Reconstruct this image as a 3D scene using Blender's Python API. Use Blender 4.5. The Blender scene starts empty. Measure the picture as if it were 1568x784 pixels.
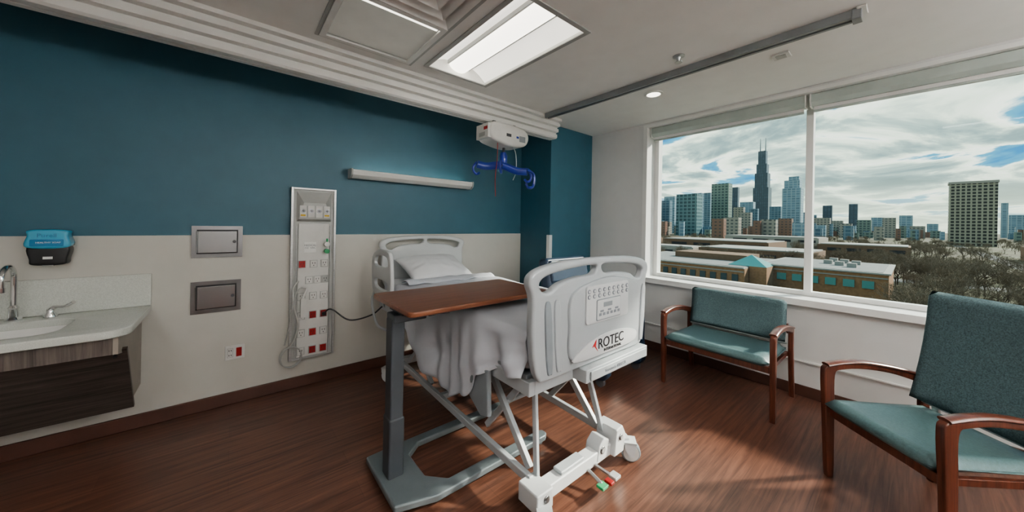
import bpy, bmesh, math, random
from mathutils import Vector, Matrix, noise
random.seed(7)
scene = bpy.context.scene
COL = scene.collection
R = math.radians

# ------------------------------------------------------------------ materials
MATS = {}
def mat(name, col, rough=0.5, metal=0.0, var=0.08, vscale=6.0, bump=0.0, bscale=60.0, emit=0.0, ecol=None, coat=0.0, stretch=(1,1,1), spec=0.5):
    if name in MATS: return MATS[name]
    m = bpy.data.materials.new(name); m.use_nodes = True
    nt = m.node_tree; N = nt.nodes; L = nt.links
    p = N['Principled BSDF']
    tc = N.new('ShaderNodeTexCoord'); mp = N.new('ShaderNodeMapping'); mp.inputs['Scale'].default_value = stretch
    L.new(tc.outputs['Object'], mp.inputs['Vector'])
    nz = N.new('ShaderNodeTexNoise'); nz.inputs['Scale'].default_value = vscale; nz.inputs['Detail'].default_value = 4
    L.new(mp.outputs['Vector'], nz.inputs['Vector'])
    cr = N.new('ShaderNodeValToRGB')
    a = [max(0, c*(1-var)) for c in col]; b = [min(1, c*(1+var)) for c in col]
    cr.color_ramp.elements[0].position = 0.3; cr.color_ramp.elements[1].position = 0.7
    cr.color_ramp.elements[0].color = (*a, 1); cr.color_ramp.elements[1].color = (*b, 1)
    L.new(nz.outputs['Fac'], cr.inputs['Fac']); L.new(cr.outputs['Color'], p.inputs['Base Color'])
    p.inputs['Roughness'].default_value = rough; p.inputs['Metallic'].default_value = metal
    p.inputs['Specular IOR Level'].default_value = spec
    if coat: p.inputs['Coat Weight'].default_value = coat; p.inputs['Coat Roughness'].default_value = 0.15
    if bump:
        n2 = N.new('ShaderNodeTexNoise'); n2.inputs['Scale'].default_value = bscale; n2.inputs['Detail'].default_value = 3
        L.new(mp.outputs['Vector'], n2.inputs['Vector'])
        bp = N.new('ShaderNodeBump'); bp.inputs['Strength'].default_value = bump; bp.inputs['Distance'].default_value = 0.01
        L.new(n2.outputs['Fac'], bp.inputs['Height']); L.new(bp.outputs['Normal'], p.inputs['Normal'])
    if emit:
        p.inputs['Emission Color'].default_value = (*(ecol or col), 1); p.inputs['Emission Strength'].default_value = emit
    MATS[name] = m
    return m

def wood(name, dark, light, axis='X', rough=0.35, sc=1.0, planks=False, coat=0.0, spec=0.5):
    m = bpy.data.materials.new(name); m.use_nodes = True
    nt = m.node_tree; N = nt.nodes; L = nt.links; p = N['Principled BSDF']
    tc = N.new('ShaderNodeTexCoord'); mp = N.new('ShaderNodeMapping')
    s = {'X': (1.2, 26, 26), 'Y': (26, 1.2, 26), 'Z': (26, 26, 1.2)}[axis]
    mp.inputs['Scale'].default_value = [v*sc for v in s]
    L.new(tc.outputs['Object'], mp.inputs['Vector'])
    nz = N.new('ShaderNodeTexNoise'); nz.inputs['Scale'].default_value = 1.6; nz.inputs['Detail'].default_value = 7; nz.inputs['Roughness'].default_value = 0.65
    nz.inputs['Distortion'].default_value = 0.6
    L.new(mp.outputs['Vector'], nz.inputs['Vector'])
    cr = N.new('ShaderNodeValToRGB'); cr.color_ramp.elements[0].position = 0.32; cr.color_ramp.elements[1].position = 0.7
    cr.color_ramp.elements[0].color = (*dark, 1); cr.color_ramp.elements[1].color = (*light, 1)
    L.new(nz.outputs['Fac'], cr.inputs['Fac'])
    out = cr.outputs['Color']
    if planks:
        bk = N.new('ShaderNodeTexBrick'); bk.inputs['Scale'].default_value = 1.0
        bk.inputs['Brick Width'].default_value = 1.1; bk.inputs['Row Height'].default_value = 0.152
        bk.inputs['Mortar Size'].default_value = 0.0012; bk.inputs['Mortar Smooth'].default_value = 0.6
        bk.inputs['Color1'].default_value = (0.88, 0.88, 0.88, 1); bk.inputs['Color2'].default_value = (1.08, 1.08, 1.08, 1)
        bk.inputs['Mortar'].default_value = (0.65, 0.65, 0.65, 1)
        L.new(tc.outputs['Object'], bk.inputs['Vector'])
        mx = N.new('ShaderNodeMix'); mx.data_type = 'RGBA'; mx.blend_type = 'MULTIPLY'; mx.inputs[0].default_value = 1.0
        L.new(out, mx.inputs[6]); L.new(bk.outputs['Color'], mx.inputs[7]); out = mx.outputs[2]
    L.new(out, p.inputs['Base Color'])
    p.inputs['Roughness'].default_value = rough; p.inputs['Specular IOR Level'].default_value = spec
    if coat: p.inputs['Coat Weight'].default_value = coat; p.inputs['Coat Roughness'].default_value = 0.2
    bp = N.new('ShaderNodeBump'); bp.inputs['Strength'].default_value = 0.10; bp.inputs['Distance'].default_value = 0.003
    L.new(nz.outputs['Fac'], bp.inputs['Height']); L.new(bp.outputs['Normal'], p.inputs['Normal'])
    return m

def facade(name, wall, glass, bw=4.0, rh=3.6, mortar=0.9, rough=0.35):
    m = bpy.data.materials.new(name); m.use_nodes = True
    nt = m.node_tree; N = nt.nodes; L = nt.links; p = N['Principled BSDF']
    tc = N.new('ShaderNodeTexCoord'); sp = N.new('ShaderNodeSeparateXYZ'); L.new(tc.outputs['Object'], sp.inputs[0])
    ad = N.new('ShaderNodeMath'); ad.operation = 'ADD'; L.new(sp.outputs['X'], ad.inputs[0]); L.new(sp.outputs['Y'], ad.inputs[1])
    cb = N.new('ShaderNodeCombineXYZ'); L.new(ad.outputs[0], cb.inputs['X']); L.new(sp.outputs['Z'], cb.inputs['Y'])
    bk = N.new('ShaderNodeTexBrick'); bk.offset = 0.0; bk.inputs['Scale'].default_value = 1.0
    bk.inputs['Brick Width'].default_value = bw; bk.inputs['Row Height'].default_value = rh
    bk.inputs['Mortar Size'].default_value = mortar; bk.inputs['Mortar Smooth'].default_value = 0.1
    bk.inputs['Color1'].default_value = (*glass, 1); bk.inputs['Color2'].default_value = (*[c*0.7 for c in glass], 1)
    bk.inputs['Mortar'].default_value = (*wall, 1)
    L.new(cb.outputs[0], bk.inputs['Vector'])
    L.new(bk.outputs['Color'], p.inputs['Base Color']); p.inputs['Roughness'].default_value = rough
    return m

M_teal = mat('teal_wall_paint', (0.031, 0.105, 0.147), 0.5, var=0.04, bump=0.03, bscale=300)
M_cream = mat('wainscot_panel', (0.58, 0.57, 0.53), 0.45, var=0.02)
M_white = mat('white_wall_paint', (0.70, 0.70, 0.69), 0.6, var=0.02, bump=0.03, bscale=300)
M_ceil = mat('ceiling_paint', (0.84, 0.84, 0.82), 0.8, var=0.02)
M_trim = mat('white_trim', (0.80, 0.80, 0.78), 0.4, var=0.02)
M_floor = wood('wood_vinyl_floor', (0.066, 0.029, 0.020), (0.200, 0.094, 0.063), 'X', 0.31, 1.0, planks=True, spec=0.5)
M_base = mat('cove_base', (0.085, 0.037, 0.026), 0.4, var=0.15)
M_alum = mat('brushed_aluminium', (0.55, 0.56, 0.56), 0.35, 0.8, stretch=(1, 1, 20))
M_steel = mat('stainless_steel', (0.24, 0.24, 0.25), 0.30, 1.0, var=0.06)
M_steeld = mat('stainless_steel_door', (0.33, 0.33, 0.34), 0.25, 1.0, var=0.05)
M_chrome = mat('chrome', (0.8, 0.8, 0.8), 0.08, 1.0, var=0.01)
M_pgrey = mat('panel_grey', (0.42, 0.43, 0.42), 0.4)
M_pwhite = mat('outlet_white', (0.68, 0.68, 0.66), 0.4)
M_red = mat('outlet_red', (0.30, 0.012, 0.012), 0.4)
M_green = mat('knob_green', (0.03, 0.30, 0.12), 0.4)
M_yel = mat('label_yellow', (0.6, 0.4, 0.03), 0.5)
M_black = mat('black_plastic', (0.012, 0.012, 0.014), 0.35)
M_bedw = mat('bed_plastic', (0.40, 0.43, 0.45), 0.35, var=0.03, coat=0.2)
M_bedl = mat('bed_light_plastic', (0.60, 0.62, 0.63), 0.35, var=0.03)
M_bedg = mat('bed_grey_plastic', (0.24, 0.27, 0.29), 0.4)
M_bedf = mat('bed_frame_paint', (0.45, 0.48, 0.50), 0.35, var=0.05)
M_sheet = mat('bed_linen', (0.55, 0.57, 0.62), 0.85, var=0.03, bump=0.15, bscale=25)
M_pil = mat('pillow_case', (0.74, 0.75, 0.77), 0.85, var=0.03, bump=0.15, bscale=25)
M_matt = mat('mattress_cover', (0.62, 0.64, 0.67), 0.8, var=0.03, bump=0.1, bscale=30)
M_tabtop = wood('walnut_laminate', (0.12, 0.045, 0.024), (0.26, 0.105, 0.056), 'X', 0.28, 1.2)
M_chwood = wood('cherry_wood', (0.055, 0.015, 0.009), (0.16, 0.050, 0.028), 'Z', 0.28, 1.2, coat=0.3)
M_tgrey = mat('table_steel_paint', (0.070, 0.080, 0.092), 0.4, 0.2)
M_tbase = mat('table_base_paint', (0.17, 0.20, 0.215), 0.35, 0.2)
M_fab = mat('teal_fabric', (0.088, 0.140, 0.150), 0.85, var=0.38, vscale=160, bump=0.4, bscale=260)
M_vin = mat('teal_vinyl', (0.105, 0.178, 0.186), 0.38, var=0.12, vscale=90, bump=0.15, bscale=200)
M_navy = mat('navy_vinyl', (0.018, 0.035, 0.065), 0.4, var=0.1)
M_counter = mat('solid_surface_counter', (0.64, 0.66, 0.62), 0.25, var=0.12, vscale=250)
M_dwood = wood('dark_elm_laminate', (0.022, 0.017, 0.015), (0.095, 0.078, 0.068), 'X', 0.4, 1.2)
M_gwood = wood('grey_elm_laminate', (0.060, 0.050, 0.046), (0.18, 0.15, 0.135), 'Z', 0.4, 1.2)
M_side = mat('cabinet_side', (0.34, 0.31, 0.27), 0.5)
M_bluep = mat('dispenser_blue', (0.07, 0.36, 0.54), 0.2, coat=0.5)
M_blued = mat('dispenser_label_blue', (0.02, 0.17, 0.34), 0.3)
M_blue = mat('lift_bar_blue', (0.015, 0.035, 0.25), 0.3, coat=0.4)
M_lens = mat('troffer_lens', (1, 0.97, 0.90), 0.5, emit=2.2, ecol=(1, 0.95, 0.84))
M_lens2 = mat('troffer_wing', (0.85, 0.85, 0.80), 0.5, emit=0.8, ecol=(1, 0.96, 0.87))
M_lensB = mat('added_troffer_lens', (1, 0.97, 0.93), 0.5, emit=20.0, ecol=(1, 0.97, 0.93))  # strong lens glow for the unseen troffers added as fill light
M_lensU = mat('uplight_lens', (1, 0.97, 0.9), 0.5, emit=3.0, ecol=(1, 0.95, 0.82))
M_lensS = mat('exam_lamp_strip', (1, 0.97, 0.9), 0.5, emit=1.6, ecol=(1, 0.96, 0.84))
M_exam = mat('exam_light_diffuser', (0.36, 0.35, 0.31), 0.4, emit=0.08, ecol=(1, 0.98, 0.88))
M_dark = mat('dark_slot', (0.03, 0.03, 0.035), 0.6)
M_shade = mat('roller_shade_cassette', (0.42, 0.47, 0.44), 0.5)
M_track = mat('track_grey', (0.27, 0.29, 0.30), 0.4, 0.3)
M_rubber = mat('caster_rubber', (0.10, 0.10, 0.11), 0.5)
M_wheel = mat('caster_light_wheel', (0.62, 0.62, 0.60), 0.5)
M_cable = mat('white_cable', (0.50, 0.50, 0.48), 0.5)
M_txt = mat('print_black', (0.02, 0.02, 0.025), 0.5)
M_txtr = mat('print_red', (0.5, 0.02, 0.02), 0.5)
M_txtg = mat('print_grey', (0.20, 0.22, 0.25), 0.5)

# glass
M_glass = bpy.data.materials.new('window_glass'); M_glass.use_nodes = True
_n = M_glass.node_tree; _n.nodes.clear()
_o = _n.nodes.new('ShaderNodeOutputMaterial'); _m = _n.nodes.new('ShaderNodeMixShader'); _t = _n.nodes.new('ShaderNodeBsdfTransparent'); _g = _n.nodes.new('ShaderNodeBsdfGlossy')
_t.inputs['Color'].default_value = (0.93, 0.97, 0.96, 1); _g.inputs['Roughness'].default_value = 0.02; _m.inputs[0].default_value = 0.006
_n.links.new(_t.outputs[0], _m.inputs[1]); _n.links.new(_g.outputs[0], _m.inputs[2]); _n.links.new(_m.outputs[0], _o.inputs[0])

# ------------------------------------------------------------------ builders
def root(name, loc=(0, 0, 0), rz=0.0):
    e = bpy.data.objects.new(name, None); e.empty_display_size = 0.1
    e.location = loc; e.rotation_euler = (0, 0, rz); COL.objects.link(e); return e

class B:
    def __init__(s): s.bm = bmesh.new(); s.mats = []
    def mi(s, m):
        if m not in s.mats: s.mats.append(m)
        return s.mats.index(m)
    def face(s, vs, i, smooth=True):
        try:
            f = s.bm.faces.new(vs); f.material_index = i; f.smooth = smooth; return f
        except ValueError: return None
    def box(s, x0, x1, y0, y1, z0, z1, m, M=None):
        i = s.mi(m); c = [Vector((x, y, z)) for z in (z0, z1) for y in (y0, y1) for x in (x0, x1)]
        if M is not None: c = [M @ v for v in c]
        v = [s.bm.verts.new(p) for p in c]
        for q in ((0, 2, 3, 1), (4, 5, 7, 6), (0, 1, 5, 4), (2, 6, 7, 3), (0, 4, 6, 2), (1, 3, 7, 5)):
            s.face([v[k] for k in q], i)
        return s
    def tube(s, pts, r, m, seg=10, flat=1.0):
        i = s.mi(m); P = [Vector(p) for p in pts]; n = len(P)
        rr = r if isinstance(r, (list, tuple)) else [r]*n
        t0 = (P[1]-P[0]).normalized()
        up = Vector((0, 0, 1)) if abs(t0.z) < 0.9 else Vector((1, 0, 0))
        u = t0.cross(up).normalized(); rings = []
        for k in range(n):
            if k == 0: t = t0
            elif k == n-1: t = (P[k]-P[k-1]).normalized()
            else: t = ((P[k+1]-P[k]).normalized()+(P[k]-P[k-1]).normalized()).normalized()
            u = (u - t*u.dot(t)).normalized(); w = t.cross(u)
            rings.append([s.bm.verts.new(P[k]+(u*math.cos(a)*rr[k] + w*math.sin(a)*rr[k]*flat)) for a in [2*math.pi*j/seg for j in range(seg)]])
        for k in range(n-1):
            for j in range(seg):
                s.face([rings[k][j], rings[k][(j+1) % seg], rings[k+1][(j+1) % seg], rings[k+1][j]], i)
        s.face(rings[0][::-1], i); s.face(rings[-1], i); return s
    def cyl(s, p0, p1, r, m, seg=20, r1=None):
        return s.tube([p0, p1], [r, r if r1 is None else r1], m, seg)
    def bar(s, p0, p1, w, h, m):
        p0 = Vector(p0); p1 = Vector(p1); t = (p1-p0); l = t.length; t.normalize()
        up = Vector((0, 0, 1)) if abs(t.z) < 0.95 else Vector((0, 1, 0))
        u = t.cross(up).normalized(); w2 = u.cross(t).normalized()
        Mx = Matrix((( u.x, t.x, w2.x, p0.x), (u.y, t.y, w2.y, p0.y), (u.z, t.z, w2.z, p0.z), (0, 0, 0, 1)))
        return s.box(-w/2, w/2, 0, l, -h/2, h/2, m, Mx)
    def prism(s, pts, plane, d0, d1, m):
        i = s.mi(m)
        f = {'xz': lambda a, b, d: (a, d, b), 'yz': lambda a, b, d: (d, a, b), 'xy': lambda a, b, d: (a, b, d)}[plane]
        v0 = [s.bm.verts.new(f(a, b, d0)) for a, b in pts]; v1 = [s.bm.verts.new(f(a, b, d1)) for a, b in pts]
        n = len(pts)
        s.face(v0[::-1], i); s.face(v1, i)
        for k in range(n): s.face([v0[k], v0[(k+1) % n], v1[(k+1) % n], v1[k]], i)
        return s
    def lathe(s, prof, c, m, seg=24, axis='z'):
        i = s.mi(m); rings = []
        for r, z in prof:
            ring = []
            for j in range(seg):
                a = 2*math.pi*j/seg; p = (r*math.cos(a), r*math.sin(a), z)
                if axis == 'y': p = (p[0], p[2], p[1])
                if axis == 'x': p = (p[2], p[0], p[1])
                ring.append(s.bm.verts.new(Vector(c)+Vector(p)))
            rings.append(ring)
        for k in range(len(rings)-1):
            for j in range(seg): s.face([rings[k][j], rings[k][(j+1) % seg], rings[k+1][(j+1) % seg], rings[k+1][j]], i)
        s.face(rings[0][::-1], i); s.face(rings[-1], i); return s
    def grid(s, P, m):
        i = s.mi(m); V = [[s.bm.verts.new(p) for p in row] for row in P]
        for a in range(len(V)-1):
            for b in range(len(V[0])-1): s.face([V[a][b], V[a][b+1], V[a+1][b+1], V[a+1][b]], i)
        return s
    def done(s, name, parent=None, bevel=0.0, seg=2, subsurf=0, solid=0, angle=35):
        bmesh.ops.recalc_face_normals(s.bm, faces=s.bm.faces)
        if not bevel and not subsurf:
            for e in s.bm.edges:
                if len(e.link_faces) == 2 and e.calc_face_angle(0) > R(angle): e.smooth = False
        me = bpy.data.meshes.new(name); s.bm.to_mesh(me); s.bm.free()
        for m in s.mats: me.materials.append(m)
        o = bpy.data.objects.new(name, me); COL.objects.link(o)
        if parent: o.parent = parent
        if solid:
            md = o.modifiers.new('solid', 'SOLIDIFY'); md.thickness = solid; md.offset = 1
        if bevel:
            md = o.modifiers.new('bev', 'BEVEL'); md.width = bevel; md.segments = seg; md.limit_method = 'ANGLE'; md.angle_limit = R(30); md.harden_normals = True
        if subsurf:
            md = o.modifiers.new('sub', 'SUBSURF'); md.levels = subsurf; md.render_levels = subsurf
        return o

def box(name, x0, x1, y0, y1, z0, z1, m, parent=None, bevel=0.0, seg=2):
    return B().box(x0, x1, y0, y1, z0, z1, m).done(name, parent, bevel, seg)

def smooth_loop(pts, k=6):
    n = len(pts); out = []
    for i in range(n):
        p0, p1, p2, p3 = [Vector(pts[(i+d) % n]) for d in (-1, 0, 1, 2)]
        for j in range(k):
            t = j/k
            out.append(0.5*((2*p1)+(p2-p0)*t+(2*p0-5*p1+4*p2-p3)*t*t+(3*p1-p0-3*p2+p3)*t**3))
    return [(v.x, v.y) for v in out]
def smooth_path(pts, k=8):
    P = [Vector(p) for p in pts]; P = [P[0]*2-P[1]]+P+[P[-1]*2-P[-2]]; out = []
    for i in range(1, len(P)-2):
        p0, p1, p2, p3 = P[i-1:i+3]
        for j in range(k):
            t = j/k
            out.append(0.5*((2*p1)+(p2-p0)*t+(2*p0-5*p1+4*p2-p3)*t*t+(3*p1-p0-3*p2+p3)*t**3))
    out.append(P[-2]); return out

XZ = Matrix.Rotation(R(90), 4, 'X')
YZ = Matrix(((0, 0, 1, 0), (1, 0, 0, 0), (0, 1, 0, 0), (0, 0, 0, 1)))
def plate(name, loops, thick, m, parent=None, M=Matrix.Identity(4), bev=0.006):
    cu = bpy.data.curves.new(name, 'CURVE'); cu.dimensions = '2D'; cu.fill_mode = 'BOTH'
    cu.extrude = max(0.0005, thick/2-bev); cu.bevel_depth = bev; cu.bevel_resolution = 3; cu.offset = -bev
    for lp in loops:
        sp = cu.splines.new('POLY'); sp.points.add(len(lp)-1)
        for i, (a, b) in enumerate(lp): sp.points[i].co = (a, b, 0, 1)
        sp.use_cyclic_u = True
    tmp = bpy.data.objects.new('tmp', cu); COL.objects.link(tmp)
    dg = bpy.context.evaluated_depsgraph_get(); dg.update()
    me = bpy.data.meshes.new_from_object(tmp.evaluated_get(dg))
    bpy.data.objects.remove(tmp); bpy.data.curves.remove(cu)
    me.transform(M); me.materials.clear(); me.materials.append(m)
    bm = bmesh.new(); bm.from_mesh(me); bmesh.ops.remove_doubles(bm, verts=bm.verts, dist=1e-5)
    for f in bm.faces: f.smooth = True; f.material_index = 0
    bmesh.ops.recalc_face_normals(bm, faces=bm.faces)
    for e in bm.edges:
        if len(e.link_faces) == 2 and e.calc_face_angle(0) > R(40): e.smooth = False
    bm.to_mesh(me); bm.free()
    o = bpy.data.objects.new(name, me); COL.objects.link(o)
    if parent: o.parent = parent
    return o

def rrect(x0, x1, y0, y1, r, n=5):
    out = []
    for cx, cy, a0 in ((x1-r, y1-r, 0), (x0+r, y1-r, 90), (x0+r, y0+r, 180), (x1-r, y0+r, 270)):
        for k in range(n+1):
            a = R(a0+90*k/n); out.append((cx+r*math.cos(a), cy+r*math.sin(a)))
    return out

def text(name, body, size, loc, rot, m, parent=None, ext=0.0006):
    cu = bpy.data.curves.new(name, 'FONT'); cu.body = body; cu.size = size; cu.extrude = ext; cu.align_x = 'CENTER'; cu.align_y = 'CENTER'
    tmp = bpy.data.objects.new('tmp', cu); COL.objects.link(tmp)
    dg = bpy.context.evaluated_depsgraph_get(); dg.update()
    me = bpy.data.meshes.new_from_object(tmp.evaluated_get(dg)); bpy.data.objects.remove(tmp); bpy.data.curves.remove(cu)
    me.materials.clear(); me.materials.append(m)
    o = bpy.data.objects.new(name, me); COL.objects.link(o); o.location = loc; o.rotation_euler = rot
    if parent: o.parent = parent
    return o
FR = (R(90), 0, 0)   # text facing -Y

# ------------------------------------------------------------------ room shell
XW, XE, YS, YN, H = -2.3, 3.825, -2.2, 3.42, 2.693
WS = 1.323
box('floor', XW-0.1, XE+0.3, YS-0.1, YN+0.1, -0.12, 0, M_floor)
b = B(); b.box(XW-0.1, XE+0.3, YN, YN+0.15, 0, 3.0, M_teal); b.box(XW, 3.004, YN-0.012, YN-0.0002, 0.0, WS, M_cream)
b.done('wall_north')
b = B(); b.box(3.005, XE-0.0005, 2.865, YN-0.0005, 0, H+0.02, M_teal); b.done('wall_column')
box('trim_corner_guard', 2.985, 3.035, 2.852, 2.90, 0.1, WS, M_trim)
box('wall_west', XW-0.15, XW, YS-0.1, YN, 0, 3.0, M_white)
box('wall_south', XW-0.15, XE+0.3, YS-0.15, YS, 0, 3.0, M_white)
WY0, WY1, WZ0, WZ1 = -0.85, 2.05, 0.845, 2.64
b = B()
b.box(XE, XE+0.3, WY1, YN, 0, 3.0, M_white); b.box(XE, XE+0.3, YS, WY0, 0, 3.0, M_white)
b.box(XE, XE+0.3, WY0, WY1, 0, WZ0-0.02, M_white); b.box(XE, XE+0.3, WY0, WY1, WZ1, 3.0, M_white)
b.done('wall_east')
# ceiling with openings
holes = [(1.15, 1.735, 1.34, 2.485), (0.43, 1.03, 1.93, 2.53), (0.43, 1.03, 1.31, 1.91), (-1.5, -0.9, -0.6, 0.6), (1.15, 1.735, -1.4, -0.2)]
xs = sorted({XW-0.05, XE+0.05, *[h[0] for h in holes], *[h[1] for h in holes]})
ys = sorted({YS-0.05, YN+0.05, *[h[2] for h in holes], *[h[3] for h in holes]})
b = B(); i = b.mi(M_ceil)
for a in range(len(xs)-1):
    for c in range(len(ys)-1):
        cx, cy = (xs[a]+xs[a+1])/2, (ys[c]+ys[c+1])/2
        if any(h[0] < cx < h[1] and h[2] < cy < h[3] for h in holes): continue
        b.box(xs[a], xs[a+1], ys[c], ys[c+1], H, H+0.03, M_ceil)
b.box(XW-0.15, XE+0.3, YS-0.15, YN+0.15, 3.0, 3.1, M_ceil)
b.done('ceiling')
# cove bases
box('baseboard_north', XW, 3.0, YN-0.03, YN-0.0125, 0, 0.095, M_base, bevel=0.006)
box('baseboard_column', 2.99, XE, 2.85, 2.864, 0, 0.095, M_base)
box('baseboard_east', XE-0.016, XE-0.001, YS, 2.85, 0, 0.095, M_base, bevel=0.005)
# window sill: one continuous board with a projecting nose
b = B(); b.prism([(3.765, WY0-0.03), (3.8245, WY0-0.03), (3.8245, WY0+0.0005), (4.10, WY0+0.0005), (4.10, WY1-0.0005), (3.8245, WY1-0.0005), (3.8245, WY1+0.05), (3.765, WY1+0.05)], 'xy', WZ0-0.055, WZ0, M_trim); b.done('trim_window_sill')
b = B(); b.box(3.80, XE-0.001, WY0-0.02, WY1+0.03, 0.30, 0.31, M_trim); b.done('trim_wall_rail')

# window frame
w = root('window_1', (0, 0, 0))
gx = 4.05
b = B()
for y0, y1 in ((WY0+0.002, WY0+0.05), (WY1-0.05, WY1-0.002), (0.575, 0.625)):
    b.box(gx-0.045, gx+0.045, y0, y1, WZ0+0.003, WZ1-0.002, M_trim)
b.box(gx-0.040, gx+0.040, WY0+0.004, WY1-0.004, WZ0+0.003, WZ0+0.040, M_trim); b.box(gx-0.040, gx+0.040, WY0+0.004, WY1-0.004, WZ1-0.06, WZ1-0.003, M_trim)
b.done('frame', w)
b = B(); b.box(gx-0.004, gx+0.004, WY0+0.04, 0.58, WZ0+0.03, WZ1-0.05, M_glass); b.box(gx-0.004, gx+0.004, 0.62, WY1-0.04, WZ0+0.03, WZ1-0.05, M_glass); b.done('glass', w)
b = B(); b.box(XE-0.012, XE-0.0005, WY1, WY1+0.05, WZ0, WZ1-0.0005, M_trim); b.box(XE-0.012, XE-0.0005, WY0, WY1+0.05, WZ1, WZ1+0.03, M_trim); b.done('trim_window_casing')
for nm, y0, y1 in (('roller_shade', 0.61, WY1-0.01), ('roller_shade', WY0+0.01, 0.585)):
    r = root(nm, (3.92, (y0+y1)/2, 2.585)); hl = (y1-y0)/2
    b = B(); b.prism([(-0.05, 0.053), (0.05, 0.053), (0.05, -0.05), (-0.02, -0.05), (-0.05, -0.02)], 'xz', -hl, hl, M_shade); b.done('cassette', r, bevel=0.004)
    b = B(); b.box(0.0, 0.006, -hl+0.02, hl-0.02, -0.085, -0.04, M_trim); b.cyl((0.003, -hl+0.02, -0.09), (0.003, hl-0.02, -0.09), 0.011, M_shade, 10); b.done('hem_bar', r)
    b = B()
    for yy in (-hl+0.004, hl-0.004): b.box(-0.052, 0.052, yy-0.005, yy+0.005, -0.055, 0.0545, M_trim)
    b.done('end_cap', r)

# ------------------------------------------------------------------ ceiling fixtures
def troffer(name, x0, x1, y0, y1, lens, wing):
    cx, cy = (x0+x1)/2, (y0+y1)/2; r = root(name, (cx, cy, H)); hx, hy = (x1-x0)/2, (y1-y0)/2
    b = B()
    fw = 0.022
    for q in ((-hx-0.01, -hx+fw, -hy-0.01, hy+0.01), (hx-fw, hx+0.01, -hy-0.01, hy+0.01), (-hx+fw, hx-fw, -hy-0.01, -hy+fw), (-hx+fw, hx-fw, hy-fw, hy+0.01)):
        b.box(q[0], q[1], q[2], q[3], -0.008, -0.0003, M_pgrey)
    b.box(-hx+0.003, -hx+0.01, -hy, hy, 0, 0.12, M_trim); b.box(hx-0.01, hx-0.003, -hy, hy, 0, 0.12, M_trim)
    b.box(-hx, hx, -hy+0.003, -hy+0.01, 0, 0.12, M_trim); b.box(-hx, hx, hy-0.01, hy-0.003, 0, 0.12, M_trim)
    b.box(-hx, hx, -hy, hy, 0.12, 0.125, M_trim)
    b.done('housing', r)
    for sgn in (-1, 1):
        P = []
        for k in range(9):
            t = k/8; x = sgn*(0.10+(hx-0.11-0.015)*t); z = 0.10-0.085*t**1.8
            P.append([(x, -hy+0.02, z), (x, hy-0.02, z)])
        B().grid(P, wing).done('wing_reflector', r)
    P = []
    for k in range(13):
        a = math.pi*k/12; P.append([(0.095*math.cos(a), -hy+0.02, 0.10-0.075*math.sin(a)), (0.095*math.cos(a), hy-0.02, 0.10-0.075*math.sin(a))])
    B().grid(P, lens).done('center_lens', r)
    b = B()
    for sgn in (-1, 1): b.box(sgn*0.1-0.006, sgn*0.1+0.006, -hy+0.02, hy-0.02, 0.07, 0.105, M_pgrey)
    b.done('lens_rail', r)
troffer('ceiling_troffer_light', *holes[0], M_lens, M_lens2)
troffer('added_troffer.001', *holes[3], M_lensB, M_lens2)  # unseen troffer behind the camera, added to brighten the room
troffer('added_troffer.002', *holes[4], M_lensB, M_lens2)  # second unseen troffer, added for the same fill light
# flat exam light
r = root('ceiling_exam_light', (0.73, 2.23, H))
b = B()
for q in ((-0.31, -0.275, -0.31, 0.31), (0.275, 0.31, -0.31, 0.31), (-0.275, 0.275, -0.31, -0.275), (-0.275, 0.275, 0.275, 0.31)): b.box(*q, -0.012, -0.0003, M_trim)
b.done('frame', r)
box('diffuser', -0.285, 0.285, -0.285, 0.285, 0.012, 0.02, M_exam, r)
box('lamp_strip', -0.27, 0.27, -0.275, -0.23, 0.003, 0.011, M_lensS, r)
# air diffuser
r = root('ceiling_air_diffuser', (0.73, 1.61, H))
b = B()
for k, s_ in enumerate((0.305, 0.24, 0.175, 0.11)):
    z0, z1 = -0.012+0.004*k, 0.03
    s1 = s_-0.045
    for (ax, ay, bx_, by_) in ((1, 1, -1, 1), (-1, 1, -1, -1), (-1, -1, 1, -1), (1, -1, 1, 1)):
        vs = [b.bm.verts.new(p) for p in ((ax*s_, ay*s_, z0), (bx_*s_, by_*s_, z0), (bx_*s1, by_*s1, z1), (ax*s1, ay*s1, z1))]
        b.face(vs, b.mi(M_trim))
b.box(-0.06, 0.06, -0.06, 0.06, -0.002, 0.006, M_trim)
b.box(-0.3, 0.3, -0.3, 0.3, 0.07, 0.075, M_dark)
b.done('louvers', r, solid=0)
b = B()
for x in (0.408, 1.052): b.box(x-0.010, x+0.010, 1.28, 2.56, H-0.005, H-0.0003, M_pgrey)
for y in (1.295, 1.92, 2.55): b.box(0.418, 1.042, y-0.008, y+0.008, H-0.005, H-0.0003, M_pgrey)
b.done('trim_ceiling_grid')

# patient lift rail (stepped profile)
prof = [(2.855, H), (2.855, 2.50), (2.84, 2.477), (2.80, 2.477), (2.80, 2.50), (2.785, 2.50), (2.785, 2.477), (2.735, 2.477), (2.72, 2.49), (2.72, 2.525), (2.74, 2.53), (2.74, 2.545), (2.70, 2.55),
        (2.70, 2.585), (2.72, 2.59), (2.72, 2.605), (2.675, 2.61), (2.675, 2.64), (2.695, 2.645), (2.695, 2.66), (2.65, 2.665), (2.65, H)]
b = B(); b.prism(prof, 'yz', XW+0.02, 2.95, M_trim); b.done('ceiling_lift_rail')

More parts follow.
